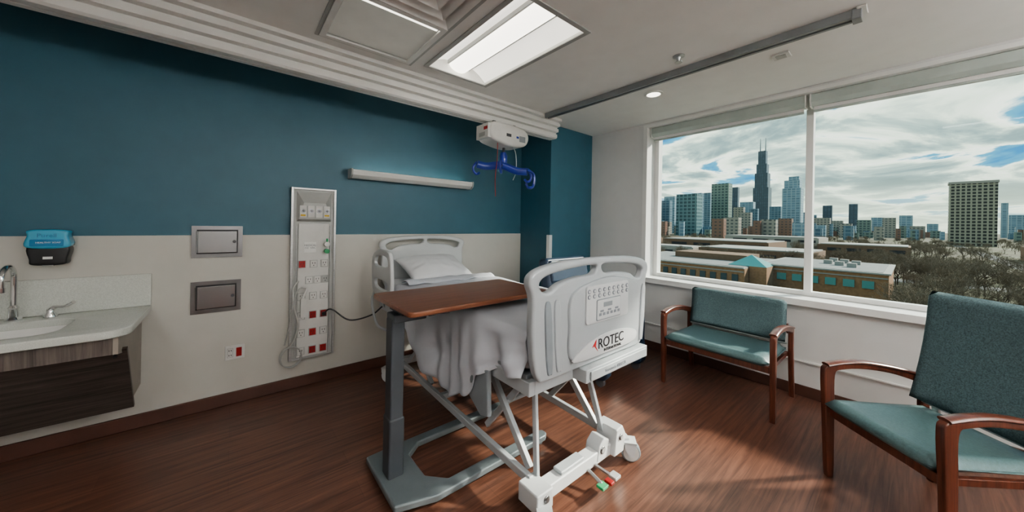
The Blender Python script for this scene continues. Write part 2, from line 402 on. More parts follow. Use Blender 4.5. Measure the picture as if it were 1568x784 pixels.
# patient lift motor + spreader bar
r = root('patient_ceiling_lift', (2.15, 2.73, 0))
lp = smooth_loop([(-0.24, 0.02), (-0.25, 0.13), (-0.2, 0.185), (0.05, 0.19), (0.21, 0.16), (0.25, 0.08), (0.2, 0.0), (0.05, -0.03), (-0.1, -0.02)])
plate('motor_housing', [lp], 0.24, M_pwhite, r, Matrix.Translation((0, 0, 2.27)) @ XZ, bev=0.03)
b = B(); b.box(-0.275, -0.235, -0.10, 0.10, 2.29, 2.43, M_pwhite); b.box(-0.277, -0.275, -0.09, -0.03, 2.37, 2.40, M_red); b.box(-0.277, -0.275, -0.05, 0.05, 2.31, 2.35, M_pgrey); b.done('side_cap', r)
b = B(); b.box(-0.16, -0.13, -0.03, 0.03, 2.44, 2.49, M_steel); b.box(0.10, 0.13, -0.03, 0.03, 2.44, 2.49, M_steel); b.box(-0.2, 0.17, -0.04, 0.04, 2.435, 2.455, M_bedl); b.done('trolley', r)
b = B(); b.box(-0.06, 0.0, -0.122, -0.119, 2.33, 2.36, M_txt); b.box(0.07, 0.10, -0.123, -0.119, 2.33, 2.35, M_blue); b.box(0.11, 0.19, -0.123, -0.119, 2.30, 2.36, M_bedg); b.done('labels', r)
b = B(); b.tube([(0.0, 0, 2.26), (0.0, 0, 2.14)], [0.014, 0.014], M_black, 8); b.lathe([(0.03, 2.19), (0.042, 2.15), (0.038, 2.08), (0.022, 2.05)], (0, 0, 0), M_blue, 16); b.done('strap_and_swivel', r)
eL = Vector((-0.266, 0.096, 2.02)); eR = Vector((0.13, -0.23, 1.95)); c0 = Vector((-0.03, 0.0, 2.055))
b = B()
b.tube(smooth_path([eL+Vector((0, 0, 0.03)), eL*0.6+c0*0.4, c0, eR*0.6+c0*0.4, eR+Vector((0, 0, 0.03))], 5), 0.028, M_blue, 10, 1.4)
d = (eR-eL).normalized()
for e, sg in ((eL, -1), (eR, 1)):
    b.tube(smooth_path([e+Vector((0, 0, 0.05)), e+d*sg*0.035+Vector((0, 0, 0.0)), e+d*sg*0.03-Vector((0, 0, 0.05)), e-Vector((0, 0, 0.07)), e-d*sg*0.03-Vector((0, 0, 0.05))], 5), 0.013, M_blue, 8)
b.tube(smooth_path([eR+Vector((-.02, -.02, 0.05)), eR+Vector((0.06, -0.03, 0.0)), eR+Vector((0.055, -0.03, -0.11)), eR+Vector((0.0, -0.02, -0.13)), eR+Vector((-0.02, 0, -0.09))], 5), 0.015, M_blue, 8)
b.tube(smooth_path([c0+Vector((-0.10, -0.12, -0.01)), c0, c0+Vector((0.1, 0.12, -0.01))], 4), 0.022, M_blue, 8)
b.tube(smooth_path([c0+Vector((-0.10, -0.12, 0.02)), c0+Vector((-0.13, -0.15, -0.05)), c0+Vector((-0.10, -0.13, -0.1)), c0+Vector((-0.07, -0.1, -0.07))], 5), 0.012, M_blue, 8)
b.done('spreader_bar', r)
b = B(); b.tube(smooth_path([(-0.14, -0.08, 2.27), (-0.15, -0.09, 2.1), (-0.17, -0.09, 1.9), (-0.16, -0.085, 1.72)], 6), 0.004, M_red, 6)
b.tube(smooth_path([(0.02, -0.1, 2.26), (0.08, -0.1, 2.18), (0.09, -0.1, 2.0), (0.05, -0.1, 1.9)], 6), 0.004, M_cable, 6); b.done('pull_cord', r)

# curtain track
r = root('ceiling_curtain_track', (2.69, 0, H))
b = B(); b.prism([(-0.035, 0), (0.035, 0), (0.035, -0.05), (0.012, -0.05), (0.012, -0.035), (-0.012, -0.035), (-0.012, -0.05), (-0.035, -0.05)], 'xz', 0.22, 2.64, M_track); b.done('channel', r, bevel=0.002)
b = B(); b.box(-0.04, 0.04, 0.19, 0.23, -0.06, -0.001, M_track); b.box(-0.055, 0.055, 0.17, 0.21, -0.012, -0.001, M_trim); b.done('end_bracket', r, bevel=0.004)

r = root('recessed_downlight', (3.0, 1.56, H))
B().lathe([(0.085, -0.001), (0.085, -0.007), (0.062, -0.012), (0.058, -0.004)], (0, 0, 0), M_trim, 32).done('trim_ring', r)
B().lathe([(0.056, -0.006), (0.056, -0.0125), (0.03, -0.0135)], (0, 0, 0), M_lens, 24).done('lens', r)
r = root('fire_sprinkler', (2.47, 1.10, H))
b = B(); b.lathe([(0.04, 0.0), (0.04, -0.005), (0.02, -0.012), (0.012, -0.03), (0.012, -0.04), (0.026, -0.045), (0.026, -0.048)], (0, 0, 0), M_alum, 20); b.done('head', r)
r = root('ceiling_sensor', (2.99, 0.61, H))
b = B(); b.box(-0.05, 0.05, -0.05, 0.05, -0.012, -0.001, M_pwhite); b.box(-0.03, 0.03, -0.03, 0.03, -0.016, -0.012, M_pgrey); b.done('plate', r, bevel=0.003)

# ------------------------------------------------------------------ headwall items
yw = YN-0.012
def steel_box(name, x0, x1, z0, z1):
    r = root(name, ((x0+x1)/2, yw, (z0+z1)/2)); hx, hz = (x1-x0)/2, (z1-z0)/2
    b = B(); b.box(-hx+0.02, hx-0.02, -0.006, -0.0005, -hz+0.02, hz-0.02, M_dark); b.done('recess', r)
    b = B()
    for q in ((-hx, -hx+0.028, -hz, hz), (hx-0.028, hx, -hz, hz), (-hx+0.028, hx-0.028, -hz, -hz+0.028), (-hx+0.028, hx-0.028, hz-0.028, hz)):
        b.box(q[0], q[1], -0.012, -0.001, q[2], q[3], M_steel)
    b.done('flange', r)
    b = B(); b.box(-hx+0.034, hx-0.034, -0.02, -0.0065, -hz+0.034, hz-0.038, M_steeld); b.done('door', r, bevel=0.004)
    b = B(); b.cyl((-hx+0.031, -0.020, -hz+0.04), (-hx+0.031, -0.020, hz-0.04), 0.005, M_steel, 10); b.lathe([(0.011, -0.03), (0.011, -0.02)], (hx-0.05, 0, 0.0), M_dark, 16, 'y'); b.done('hinge_and_lock', r)
steel_box('steel_wall_cabinet', -0.234, 0.06, 1.154, 1.393)
steel_box('steel_wall_cabinet.001', -0.234, 0.055, 0.735, 0.975)

r = root('wall_outlet', (0.025, yw, 0.402))
box('plate', -0.06, 0.06, -0.009, -0.001, -0.055, 0.055, M_pwhite, r, bevel=0.003)
b = B(); b.box(-0.046, -0.011, -0.0105, -0.009, -0.036, 0.036, M_pgrey); b.box(-0.043, -0.014, -0.013, -0.0105, -0.033, 0.033, M_pwhite); b.box(0.008, 0.042, -0.013, -0.009, -0.034, 0.034, M_red)
for z in (-0.018, 0.018):
    for x in (-0.035, -0.022): b.box(x-0.002, x+0.002, -0.0135, -0.0125, z-0.006, z+0.006, M_dark)
b.done('sockets', r)

# medical headwall panel
r = root('medical_headwall_panel', (0.375, yw, 0))
PW = 0.344; z0, z1 = 0.248, 1.73
box('back_plate', 0.0, PW, -0.035, -0.001, z0, z1, M_pgrey, r, bevel=0.004)
b = B()
b.box(0, 0.018, -0.05, -0.036, z0, z1, M_alum); b.box(PW-0.018, PW, -0.05, -0.036, z0, z1, M_alum); b.box(0.018, PW-0.018, -0.05, -0.036, z1-0.015, z1, M_alum); b.box(0.018, PW-0.018, -0.05, -0.036, z0, z0+0.015, M_alum)
b.box(PW-0.045, PW-0.038, -0.043, -0.036, z0+0.02, 1.40, M_alum); b.box(0.038, 0.045, -0.043, -0.036, z0+0.02, 1.40, M_alum)
b.done('edge_frame', r, bevel=0.002)
box('center_cover', 0.055, PW-0.055, -0.046, -0.036, z0+0.02, 1.42, M_pwhite, r, bevel=0.003)
b = B()
i = b.mi(M_pgrey)
ff = [(0.04, -0.037, 1.70), (PW-0.04, -0.037, 1.70), (PW-0.09, -0.075, 1.60), (0.09, -0.075, 1.60), (0.04, -0.037, 1.44), (PW-0.04, -0.037, 1.44), (PW-0.05, -0.075, 1.46), (0.05, -0.075, 1.46)]
v = [b.bm.verts.new(p) for p in ff]
for q in ((0, 1, 2, 3), (3, 2, 6, 7), (7, 6, 5, 4), (0, 3, 7, 4), (1, 5, 6, 2)): b.face([v[k] for k in q], i)
b.done('gas_outlet_hood', r, angle=10)
b = B()
for k in range(4):
    x = 0.082+0.06*k; c = [M_yel, M_pwhite, M_pwhite, M_yel][k]
    b.box(x-0.025, x+0.025, -0.085, -0.074, 1.475, 1.575, M_pwhite)
    b.lathe([(0.018, -0.095), (0.018, -0.085)], (x, 0, 1.53), M_steel, 16, 'y'); b.lathe([(0.010, -0.098), (0.010, -0.094)], (x, 0, 1.53), M_dark, 12, 'y')
    b.box(x-0.018, x+0.018, -0.087, -0.085, 1.485, 1.50, c)
b.done('gas_outlets', r)
b = B()
def sq(x, z, m, s_=0.029, h=0.033):
    b.box(x-s_, x+s_, -0.052, -0.046, z-h, z+h, M_pgrey); b.box(x-s_*0.80, x+s_*0.80, -0.057, -0.052, z-h*0.85, z+h*0.85, m)
    for dx in (-0.009, 0.009): b.box(x+dx-0.002, x+dx+0.002, -0.058, -0.057, z+0.0, z+0.014, M_dark)
    b.box(x-0.003, x+0.003, -0.058, -0.057, z-0.018, z-0.010, M_dark)
for x, z, m in ((0.085, 1.07, M_red), (0.172, 1.07, M_pwhite), (0.255, 1.07, M_pwhite), (0.14, 0.93, M_pwhite), (0.202, 0.93, M_pwhite), (0.263, 0.93, M_pgrey),
                (0.255, 0.79, M_pwhite), (0.172, 0.79, M_pwhite), (0.172, 0.625, M_red), (0.255, 0.625, M_red), (0.085, 0.625, M_pwhite), (0.255, 0.475, M_pwhite), (0.172, 0.475, M_red),
                (0.085, 0.475, M_pwhite), (0.172, 0.32, M_red), (0.255, 0.32, M_red), (0.085, 0.32, M_pwhite), (0.085, 0.79, M_pwhite)):
    sq(x, z, m)
b.box(0.10, 0.19, -0.0475, -0.046, 1.17, 1.26, M_trim)
b.done('outlets', r)
b = B(); b.lathe([(0.022, -0.085), (0.024, -0.06), (0.016, -0.046)], (0.27, 0, 1.24), M_pwhite, 16, 'y'); b.cyl((0.27, -0.075, 1.24), (0.27, -0.075, 1.29), 0.007, M_green, 10)
b.lathe([(0.02, -0.115), (0.02, -0.06)], (0.265, 0, 1.18), M_green, 14, 'y'); b.done('oxygen_flowmeter', r)
text('panel_print', 'MEDICAL\nO2  VAC', 0.022, (0.145, -0.0482, 1.22), FR, M_txtg, r)
b = B()
b.tube(smooth_path([(0.06, -0.06, 0.93), (0.02, -0.09, 0.86), (0.03, -0.1, 0.7), (0.06, -0.08, 0.55), (0.02, -0.09, 0.42), (-0.04, -0.06, 0.36)], 8), 0.007, M_cable, 8)
b.tube(smooth_path([(0.10, -0.06, 0.88), (0.04, -0.1, 0.83), (0.0, -0.1, 0.6), (-0.03, -0.06, 0.4)], 8), 0.006, M_pgrey, 8)
for kk in range(3):
    b.tube([(0.01+0.075*math.cos(a)+0.004*kk, -0.045-0.012*kk, 0.29+0.085*math.sin(a)) for a in [2*math.pi*j/24 for j in range(25)]], 0.005, M_pgrey, 6)
b.tube(smooth_path([(0.08, -0.06, 0.88), (0.12, -0.08, 0.86), (0.09, -0.09, 0.78), (0.1, -0.07, 0.72)], 8), 0.009, M_pwhite, 8)
b.box(0.075, 0.115, -0.1, -0.062, 0.62, 0.78, M_pwhite)
b.done('coiled_hoses', r)
b = B(); b.tube(smooth_path([(0.255, -0.06, 0.625), (0.31, -0.1, 0.66), (0.45, -0.14, 0.55), (0.62, -0.2, 0.58), (0.70, -0.26, 0.66)], 8), 0.007, M_black, 8); b.box(0.24, 0.27, -0.085, -0.058, 0.61, 0.64, M_black); b.done('bed_power_cord', r)

# overbed wall light
def wall_light(name, loc, rz, lens):
    r = root(name, loc, rz)
    b = B(); b.prism([(0, -0.03), (-0.075, -0.035), (-0.12, -0.005), (-0.13, 0.03), (-0.125, 0.045), (-0.11, 0.035), (-0.02, 0.035), (-0.02, 0.05), (0, 0.05)], 'yz', -0.64, 0.66, M_trim); b.done('body', r, bevel=0.003)
    box('uplight_lens', -0.60, 0.62, -0.10, -0.03, 0.034, 0.040, lens, r)
    b = B()
    for x in (-0.655, 0.66): b.prism([(0, -0.035), (-0.08, -0.04), (-0.125, -0.01), (-0.136, 0.03), (-0.13, 0.05), (0, 0.055)], 'yz', x, x+0.015, M_pgrey)
    b.done('end_caps', r)
    return r
wall_light('wall_light_fixture', (1.48, YN, 1.885), 0, M_lensU)
# unseen uplights added on the south wall to brighten room and ceiling
M_lensW = mat('added_uplight_lens', (1, 0.98, 0.94), 0.5, emit=5.0, ecol=(1, 0.98, 0.94))  # lens glow of the added uplights
for nm, loc, rz in (('added_uplight.001', (0.3, YS, 2.0), math.pi), ('added_uplight.002', (2.6, YS, 2.0), math.pi)):
    r = wall_light(nm, loc, rz, M_lensW)
    ld = bpy.data.lights.new('added_fill_lamp', 'AREA'); ld.shape = 'RECTANGLE'; ld.size = 1.2; ld.size_y = 0.07; ld.energy = 105; ld.color = (1, 0.98, 0.95)  # area lamp added for ceiling bounce
    lo = bpy.data.objects.new('added_fill_lamp', ld); COL.objects.link(lo); lo.parent = r; lo.location = (0, -0.065, 0.047); lo.rotation_euler = (math.pi-R(14), 0, 0)

# soap dispenser
r = root('soap_dispenser', (-0.85, yw, 1.258))
plate('cover', [smooth_loop([(-0.075, 0.0), (-0.075, 0.07), (-0.065, 0.105), (0.065, 0.105), (0.075, 0.07), (0.075, 0.0)], 5)], 0.10, M_bluep, r, Matrix.Translation((0, -0.055, 0)) @ XZ, 0.014)
plate('cover_label', [rrect(-0.062, 0.062, 0.008, 0.05, 0.006)], 0.003, M_blued, r, Matrix.Translation((0, -0.1055, 0)) @ XZ, 0.001)
plate('base_body', [smooth_loop([(-0.07, 0.01), (-0.07, -0.07), (-0.055, -0.105), (0.055, -0.105), (0.07, -0.07), (0.07, 0.01)], 5)], 0.085, M_black, r, Matrix.Translation((0, -0.047, 0)) @ XZ, 0.012)
text('label', 'Purell', 0.032, (0, -0.1075, 0.072), FR, M_blued, r)
text('label_small', 'HEALTHY SOAP', 0.013, (0.005, -0.1078, 0.03), FR, M_trim, r)
b = B(); b.box(-0.02, 0.02, -0.085, -0.06, -0.112, -0.10, M_pgrey); b.box(-0.018, 0.018, -0.0912, -0.0895, -0.07, -0.055, M_trim); b.done('nozzle', r)

# sink vanity
r = root('sink_vanity', (0, 0, 0))
CZ = 0.838; sx0, sx1, sy0 = -1.75, -0.43, 2.74
bx0, bx1, by0, by1 = -1.32, -0.71, 2.86, 3.24
def top_outline():
    o = [(sx0, yw-0.001), (sx0, sy0)]
    for k in range(9):
        a = R(-90+90*k/8); o.append((sx1-0.10+0.10*math.cos(a), sy0+0.10+0.10*math.sin(a)))
    o.append((sx1, yw-0.001)); return o
plate('countertop', [top_outline(), rrect(bx0, bx1, by0, by1, 0.09, 6)], 0.045, M_counter, r, Matrix.Translation((0, 0, CZ-0.0225)), 0.008)
rings = []
for t, dz in ((1.0, 0), (0.97, -0.03), (0.92, -0.07), (0.84, -0.105), (0.6, -0.12), (0.1, -0.128)):
    cx, cy = (bx0+bx1)/2, (by0+by1)/2
    rings.append([((x-cx)*t+cx, (y-cy)*t+cy, CZ-0.02+dz) for x, y in rrect(bx0-0.005, bx1+0.005, by0-0.005, by1+0.005, 0.09, 6)])
rings = [q+[q[0]] for q in rings]
b = B(); b.grid(rings, M_trim); b.lathe([(0.03, CZ-0.149), (0.03, CZ-0.144), (0.01, CZ-0.143)], ((bx0+bx1)/2, (by0+by1)/2, 0), M_chrome, 20); b.done('basin', r, solid=0.006)
box('backsplash', sx0, sx1, yw-0.022, yw-0.001, CZ, 1.059, M_counter, r, bevel=0.005)
box('apron', sx0, -0.4955, 2.79, 2.81, 0.695, CZ-0.046, M_gwood, r)
b = B(); b.prism([(2.79, CZ-0.046), (2.79, 0.695), (2.90, 0.67), (3.10, 0.30), (yw-0.002, 0.30), (yw-0.002, CZ-0.046)], 'yz', -0.495, -0.475, M_side); b.done('end_panel', r)
b = B(); b.prism([(2.868, 0.695), (2.886, 0.705), (3.093, 0.285), (3.075, 0.275)], 'yz', sx0, -0.455, M_dwood); b.done('slanted_pipe_cover', r)
b = B()
b.cyl((-0.50, 2.885, 0.665), (-0.50, 2.868, 0.658), 0.009, M_dark, 8)
b.box(sx0, -0.50, 3.10, yw-0.002, 0.285, 0.299, M_side)
b.done('bottom_panel', r)

f = root('gooseneck_faucet', (-0.965, 3.315, CZ))
b = B(); b.lathe([(0.032, 0.001), (0.032, 0.01), (0.02, 0.022), (0.018, 0.07), (0.021, 0.075), (0.014, 0.09)], (0, 0, 0), M_chrome, 20)
pts = [(0, 0, 0.08), (0, 0, 0.16), (0, 0, 0.25)]
for k in range(1, 13):
    a = math.pi*k/12*1.05; pts.append((-0.0, -0.07+0.07*math.cos(a), 0.25+0.07*math.sin(a)))
pts.append((0, -0.138, 0.20)); b.tube(pts, 0.0125, M_chrome, 14); b.cyl((0, -0.138, 0.21), (0, -0.137, 0.185), 0.015, M_chrome, 14); b.done('spout', f)
b = B(); h = Vector((0.13, 0.0, 0)); b.lathe([(0.028, 0.001), (0.028, 0.012), (0.016, 0.03), (0.016, 0.05)], h, M_chrome, 18)
b.tube(smooth_path([h+Vector((0, 0, 0.045)), h+Vector((0.02, -0.01, 0.062)), h+Vector((0.06, -0.035, 0.065)), h+Vector((0.10, -0.06, 0.09))], 5), [0.012]*5+[0.008]*6+[0.009]*4+[0.011], M_chrome, 10)
b.done('wrist_blade_handle', f)
b = B(); h = Vector((-0.13, 0.0, 0)); b.lathe([(0.028, 0.001), (0.028, 0.012), (0.016, 0.03), (0.016, 0.05)], h, M_chrome, 18)
b.tube([h+Vector((0, 0, 0.045)), h+Vector((-0.02, -0.03, 0.06)), h+Vector((-0.07, -0.08, 0.07))], 0.01, M_chrome, 10); b.done('wrist_blade_handle_2', f)

# ------------------------------------------------------------------ hospital bed
BX = 1.565
bed = root('hospital_bed', (BX, 0, 0))
def board(name, hw, z0, z1, y, th, m, flare=1.0):
    h = z1-z0
    pts = [(0, h), (hw*0.5, h*0.99), (hw*0.82, h*0.955), (hw*0.97, h*0.90), (hw*1.0, h*0.82), (hw*0.965, h*0.74), (hw*0.95, h*0.65), (hw*0.955, h*0.45), (hw*0.93, h*0.2), (hw*0.87, h*0.04), (hw*0.78, 0), (hw*0.4, 0)]
    full = pts+[(0, 0)]+[(-a, c) for a, c in pts[1:][::-1]]
    hole = [(hw*0.06, h*0.925), (hw*0.4, h*0.92), (hw*0.74, h*0.885), (hw*0.87, h*0.83), (hw*0.84, h*0.755), (hw*0.74, h*0.74), (hw*0.6, h*0.80), (hw*0.35, h*0.835), (hw*0.1, h*0.845)]
    holel = [(-a, c) for a, c in hole]
    return plate(name, [smooth_loop(full), smooth_loop(hole), smooth_loop(holel)], th, m, bed, Matrix.Translation((0, y, z0)) @ XZ, 0.014)
board('footboard', 0.53, 0.70, 1.275, 1.13, 0.05, M_bedw)
board('headboard', 0.475, 0.80, 1.31, 3.31, 0.045, M_bedl)
fy = 1.105
lp = smooth_loop([(-0.30, 0.02), (-0.33, 0.2), (-0.31, 0.36), (-0.1, 0.42), (0.1, 0.42), (0.31, 0.36), (0.33, 0.2), (0.30, 0.02), (0.0, 0.0)])
plate('footboard_center_shell', [lp], 0.024, M_bedw, bed, Matrix.Translation((0.07, fy-0.004, 0.735)) @ XZ, 0.009)
for sg, xx in ((-1, -0.40), (-1, -0.335), (1, 0.455)):
    pp = [(-0.018, 0.0), (-0.024, 0.15), (-0.02, 0.31), (0.0, 0.34), (0.02, 0.31), (0.022, 0.15), (0.016, 0.0), (0, -0.015)]
    pp = [(a-0.02*sg*(c/0.3-0.5)*(-1), c) for a, c in pp]
    plate('molded_rib', [smooth_loop(pp)], 0.016, M_bedg if xx == -0.40 else M_bedw, bed, Matrix.Translation((xx, fy-0.001, 0.745)) @ XZ, 0.006)
plate('control_panel', [rrect(-0.20, 0.20, -0.10, 0.105, 0.02)], 0.010, M_bedl, bed, Matrix.Translation((0.055, fy-0.020, 1.025)) @ XZ, 0.003)
plate('control_screen_bezel', [rrect(-0.115, 0.115, -0.075, 0.04, 0.01)], 0.006, M_bedg, bed, Matrix.Translation((0.055, fy-0.025, 1.01)) @ XZ, 0.002)
plate('control_screen', [rrect(-0.11, 0.11, -0.07, 0.035, 0.008)], 0.006, M_bedl, bed, Matrix.Translation((0.055, fy-0.0265, 1.01)) @ XZ, 0.001)
b = B()
b.box(0.0, 0.08, fy-0.031, fy-0.0295, 1.005, 1.03, M_bedg)
for k in range(9):
    for j in (0, 1):
        x = -0.125+0.045*k; b.lathe([(0.012, fy-0.028), (0.012, fy-0.024)], (x, 0, 1.10-0.028*j), M_txtg, 12, 'y')
        b.lathe([(0.007, fy-0.0295), (0.007, fy-0.027)], (x, 0, 1.10-0.028*j), M_bedl, 10, 'y')
for k in range(6): b.box(-0.04+0.035*k, -0.02+0.035*k, fy-0.031, fy-0.0295, 0.96, 0.975, M_txtg)
for k in range(3): b.box(-0.03+0.07*k, 0.0+0.07*k, fy-0.031, fy-0.0295, 0.98, 0.99, M_txtg)
b.done('control_buttons', bed)
lens = smooth_loop([(-0.30, -0.045), (-0.2, 0.02), (-0.05, 0.05), (0.12, 0.05), (0.27, 0.02), (0.30, -0.02), (0.24, -0.05), (0.0, -0.055)])
plate('logo_band', [lens], 0.008, M_bedl, bed, Matrix.Translation((0.06, fy-0.020, 0.80)) @ XZ, 0.002)
text('logo_text', 'ROTEC', 0.078, (0.085, fy-0.0255, 0.805), FR, M_txt, bed, 0.001)
text('logo_subtext', 'INTERNATIONAL', 0.022, (0.10, fy-0.0255, 0.764), FR, M_txt, bed, 0.0008)
b = B(); b.prism([(-0.09, 0.80), (-0.055, 0.835), (-0.06, 0.80), (-0.04, 0.77), (-0.075, 0.805)], 'xz', fy-0.0265, fy-0.024, M_txtr); b.done('logo_mark', bed)
b = B(); b.box(-0.15, 0.47, 1.07, 1.20, 0.625, 0.695, M_bedf); b.box(-0.12, 0.44, 1.06, 1.07, 0.635, 0.685, M_bedw); b.done('foot_deck_bracket', bed, bevel=0.006)
text('bracket_text', 'Versatech 400 LCB', 0.026, (0.1, 1.058, 0.66), FR, M_txtg, bed)
b = B(); b.box(-0.46, 0.46, 1.19, 3.25, 0.695, 0.715, M_bedg)
b.box(-0.47, -0.43, 1.16, 3.28, 0.62, 0.69, M_bedf); b.box(0.43, 0.47, 1.16, 3.28, 0.62, 0.69, M_bedf)
b.box(-0.43, 0.43, 1.16, 1.20, 0.62, 0.69, M_bedf); b.box(-0.43, 0.43, 3.24, 3.28, 0.62, 0.69, M_bedf)
b.done('deck_frame', bed, bevel=0.005)
b = B(); b.box(-0.45, 0.45, 1.20, 3.24, 0.72, 0.895, M_matt); b.done('mattress', bed, bevel=0.04, seg=4)
def interp(tab, v):
    for (a, fa), (c, fc) in zip(tab, tab[1:]):
        if v <= c: t = (v-a)/(c-a); t = max(0, min(1, t)); t = t*t*(3-2*t); return fa+(fc-fa)*t
    return tab[-1][1]
tabL = [(1.18, 0.17), (1.32, 0.20), (1.5, 0.26), (1.66, 0.43), (1.85, 0.52), (2.1, 0.46), (2.35, 0.42), (2.55, 0.28), (2.72, 0.12), (2.85, 0.06)]
rows = []; NY = 120
for j in range(NY+1):
    y = 1.185+(2.86-1.185)*j/NY; Lh = interp(tabL, y)+0.02*noise.noise(Vector((y*6, 0, 9))); row = []
    hx = 0.462; tz = 0.908
    for k in range(22, 0, -1):
        d = k/22; dd = d*Lh
        fo = (0.030*math.sin(y*15+2.2*math.sin(y*5)+d*1.6)+0.014*math.sin(y*34+d*3+2*math.sin(y*7)))*min(1, d*1.6)
        nn = noise.noise(Vector((y*5, d*3, 1)))*0.035*d
        row.append((-hx-0.014-0.06*d*(Lh/0.5)-fo*0.9-nn, y+0.04*noise.noise(Vector((y*4, d*2, 7)))*d, tz-0.02-dd))
    row.append((-hx-0.004, y, tz-0.008))
    for k in range(0, 49):
        x = -hx+0.015+(2*hx-0.03)*k/48
        wz = 0.012*noise.noise(Vector((x*4+3, y*3.2, 0)))+0.006*math.sin(7*x+9*y+3*noise.noise(Vector((x*2, y*2, 5))))
        wz += 0.012*(0.5-abs(noise.noise(Vector((x*5+y*2, y*5-x, 2)))))
        row.append((x, y, tz+0.004+wz))
    row.append((hx+0.004, y, tz-0.008))
    for k in range(1, 12):
        d = k/11; row.append((hx+0.014+0.015*math.sin(y*20)*d, y, tz-0.02-0.26*d))
    rows.append(row)
b = B(); b.grid(rows, M_sheet); b.done('draped_sheet', bed, solid=0.005, angle=180)
b = B()
rr = []
for j in range(9):
    t = j/8; rr.append([(-0.44+0.88*k/30, 2.66+0.16*t+0.01*math.sin(k*0.6), 0.925+0.024*math.sin(math.pi*t)+0.010*noise.noise(Vector((k*0.3, t*2, 4)))) for k in range(31)])
b.grid(rr, M_sheet); b.done('sheet_fold', bed, solid=0.006, angle=180)
b = B(); n = 26
for sgn in (1, -1):
    P = []
    for a in range(n+1):
        row = []
        for c in range(n+1):
            u, v_ = a/n*2-1, c/n*2-1
            prof_ = max(0, (1-abs(u)**2.6))**0.55*max(0, (1-abs(v_)**2.6))**0.55
            wr = 0.030*(0.4-abs(noise.noise(Vector((u*2.6+1, v_*2.6, sgn)))))
            row.append((u*0.34*(1-0.07*(1-v_*v_)), v_*0.22*(1-0.09*(1-u*u)), sgn*(0.082*prof_+wr*prof_) + 0.03*v_))
        P.append(row)
    b.grid(P, M_pil)
bmesh.ops.remove_doubles(b.bm, verts=b.bm.verts, dist=1e-4)
pil = b.done('pillow', bed, angle=180); pil.location = (-0.02, 3.01, 1.0); pil.rotation_euler = (R(16), 0, R(4))
def rail(name, x, y0, y1, z0, z1, m, op=True):
    w_, h = y1-y0, z1-z0
    outer = smooth_loop([(0.02, 0.02), (0.0, h*0.5), (0.04, h*0.92), (w_*0.35, h), (w_*0.7, h*0.98), (w_*0.97, h*0.82), (w_, h*0.4), (w_*0.9, 0.02), (w_*0.5, 0)])
    loops = [outer]
    if op:
        loops.append(smooth_loop([(w_*0.16, h*0.68), (w_*0.2, h*0.84), (w_*0.5, h*0.88), (w_*0.8, h*0.82), (w_*0.84, h*0.66), (w_*0.5, h*0.64)]))
        loops.append(smooth_loop([(w_*0.18, h*0.2), (w_*0.18, h*0.34), (w_*0.5, h*0.36), (w_*0.82, h*0.34), (w_*0.82, h*0.2), (w_*0.5, h*0.16)]))
    plate(name, loops, 0.035, m, bed, Matrix.Translation((x, y0, z0)) @ YZ, 0.010)
rail('side_rail_head_left', -0.535, 2.78, 3.27, 0.78, 1.20, M_bedl)
rail('side_rail_head_right', 0.535, 2.72, 3.25, 0.50, 0.86, M_bedw)
plate('side_rail_foot_left', [[(1.44, 0.66), (1.43, 0.42), (1.50, 0.40), (1.68, 0.50), (1.70, 0.56), (1.62, 0.66)]], 0.03, M_bedg, bed, Matrix.Translation((-0.50, 0, 0)) @ YZ, 0.008)
rail('side_rail_foot_right', 0.535, 1.50, 2.25, 0.45, 0.78, M_bedw)
b = B()
for y in (2.9, 3.15): b.bar((-0.46, y, 0.65), (-0.535, y, 0.84), 0.04, 0.02, M_bedg)
for y in (1.7, 2.05, 2.9, 3.1): b.bar((0.46, y, 0.66), (0.53, y, 0.62), 0.04, 0.02, M_bedg)
b.tube(smooth_path([(-0.53, 3.2, 0.85), (-0.56, 3.22, 0.7), (-0.55, 3.1, 0.52), (-0.5, 3.0, 0.48)], 6), 0.012, M_bedf, 8)
b.done('rail_brackets', bed)
# base frame
b = B()
for x in (-0.385, 0.27):
    b.bar((x, 1.22, 0.15), (x, 3.02, 0.19), 0.032, 0.045, M_bedf)
b.bar((-0.42, 3.0, 0.17), (0.36, 3.0, 0.17), 0.06, 0.06, M_bedf)
b.bar((-0.385, 2.2, 0.175), (0.27, 2.2, 0.175), 0.04, 0.04, M_bedf)
b.done('base_rails', bed, bevel=0.006)
b = B(); b.bar((-0.44, 1.17, 0.12), (0.26, 1.17, 0.12), 0.075, 0.07, M_bedl); b.box(-0.45, -0.34, 1.11, 1.25, 0.07, 0.165, M_bedl)
b.prism([(0.17, 0.09), (0.27, 0.09), (0.29, 0.19), (0.255, 0.25), (0.19, 0.24)], 'xz', 1.10, 1.24, M_bedl)
b.prism([(0.04, 0.10), (0.13, 0.10), (0.16, 0.19), (0.11, 0.215), (0.06, 0.18)], 'xz', 1.128, 1.222, M_bedl)
b.box(-0.25, -0.06, 1.139, 1.201, 0.155, 0.175, M_bedf)
b.cyl((0.09, 1.12, 0.155), (0.09, 1.23, 0.155), 0.022, M_steel, 14); b.cyl((0.23, 1.09, 0.19), (0.23, 1.25, 0.19), 0.018, M_steel, 14); b.cyl((-0.39, 1.10, 0.13), (-0.39, 1.26, 0.13), 0.018, M_steel, 14)
b.done('foot_crossmember', bed, bevel=0.008, seg=3)
b = B()
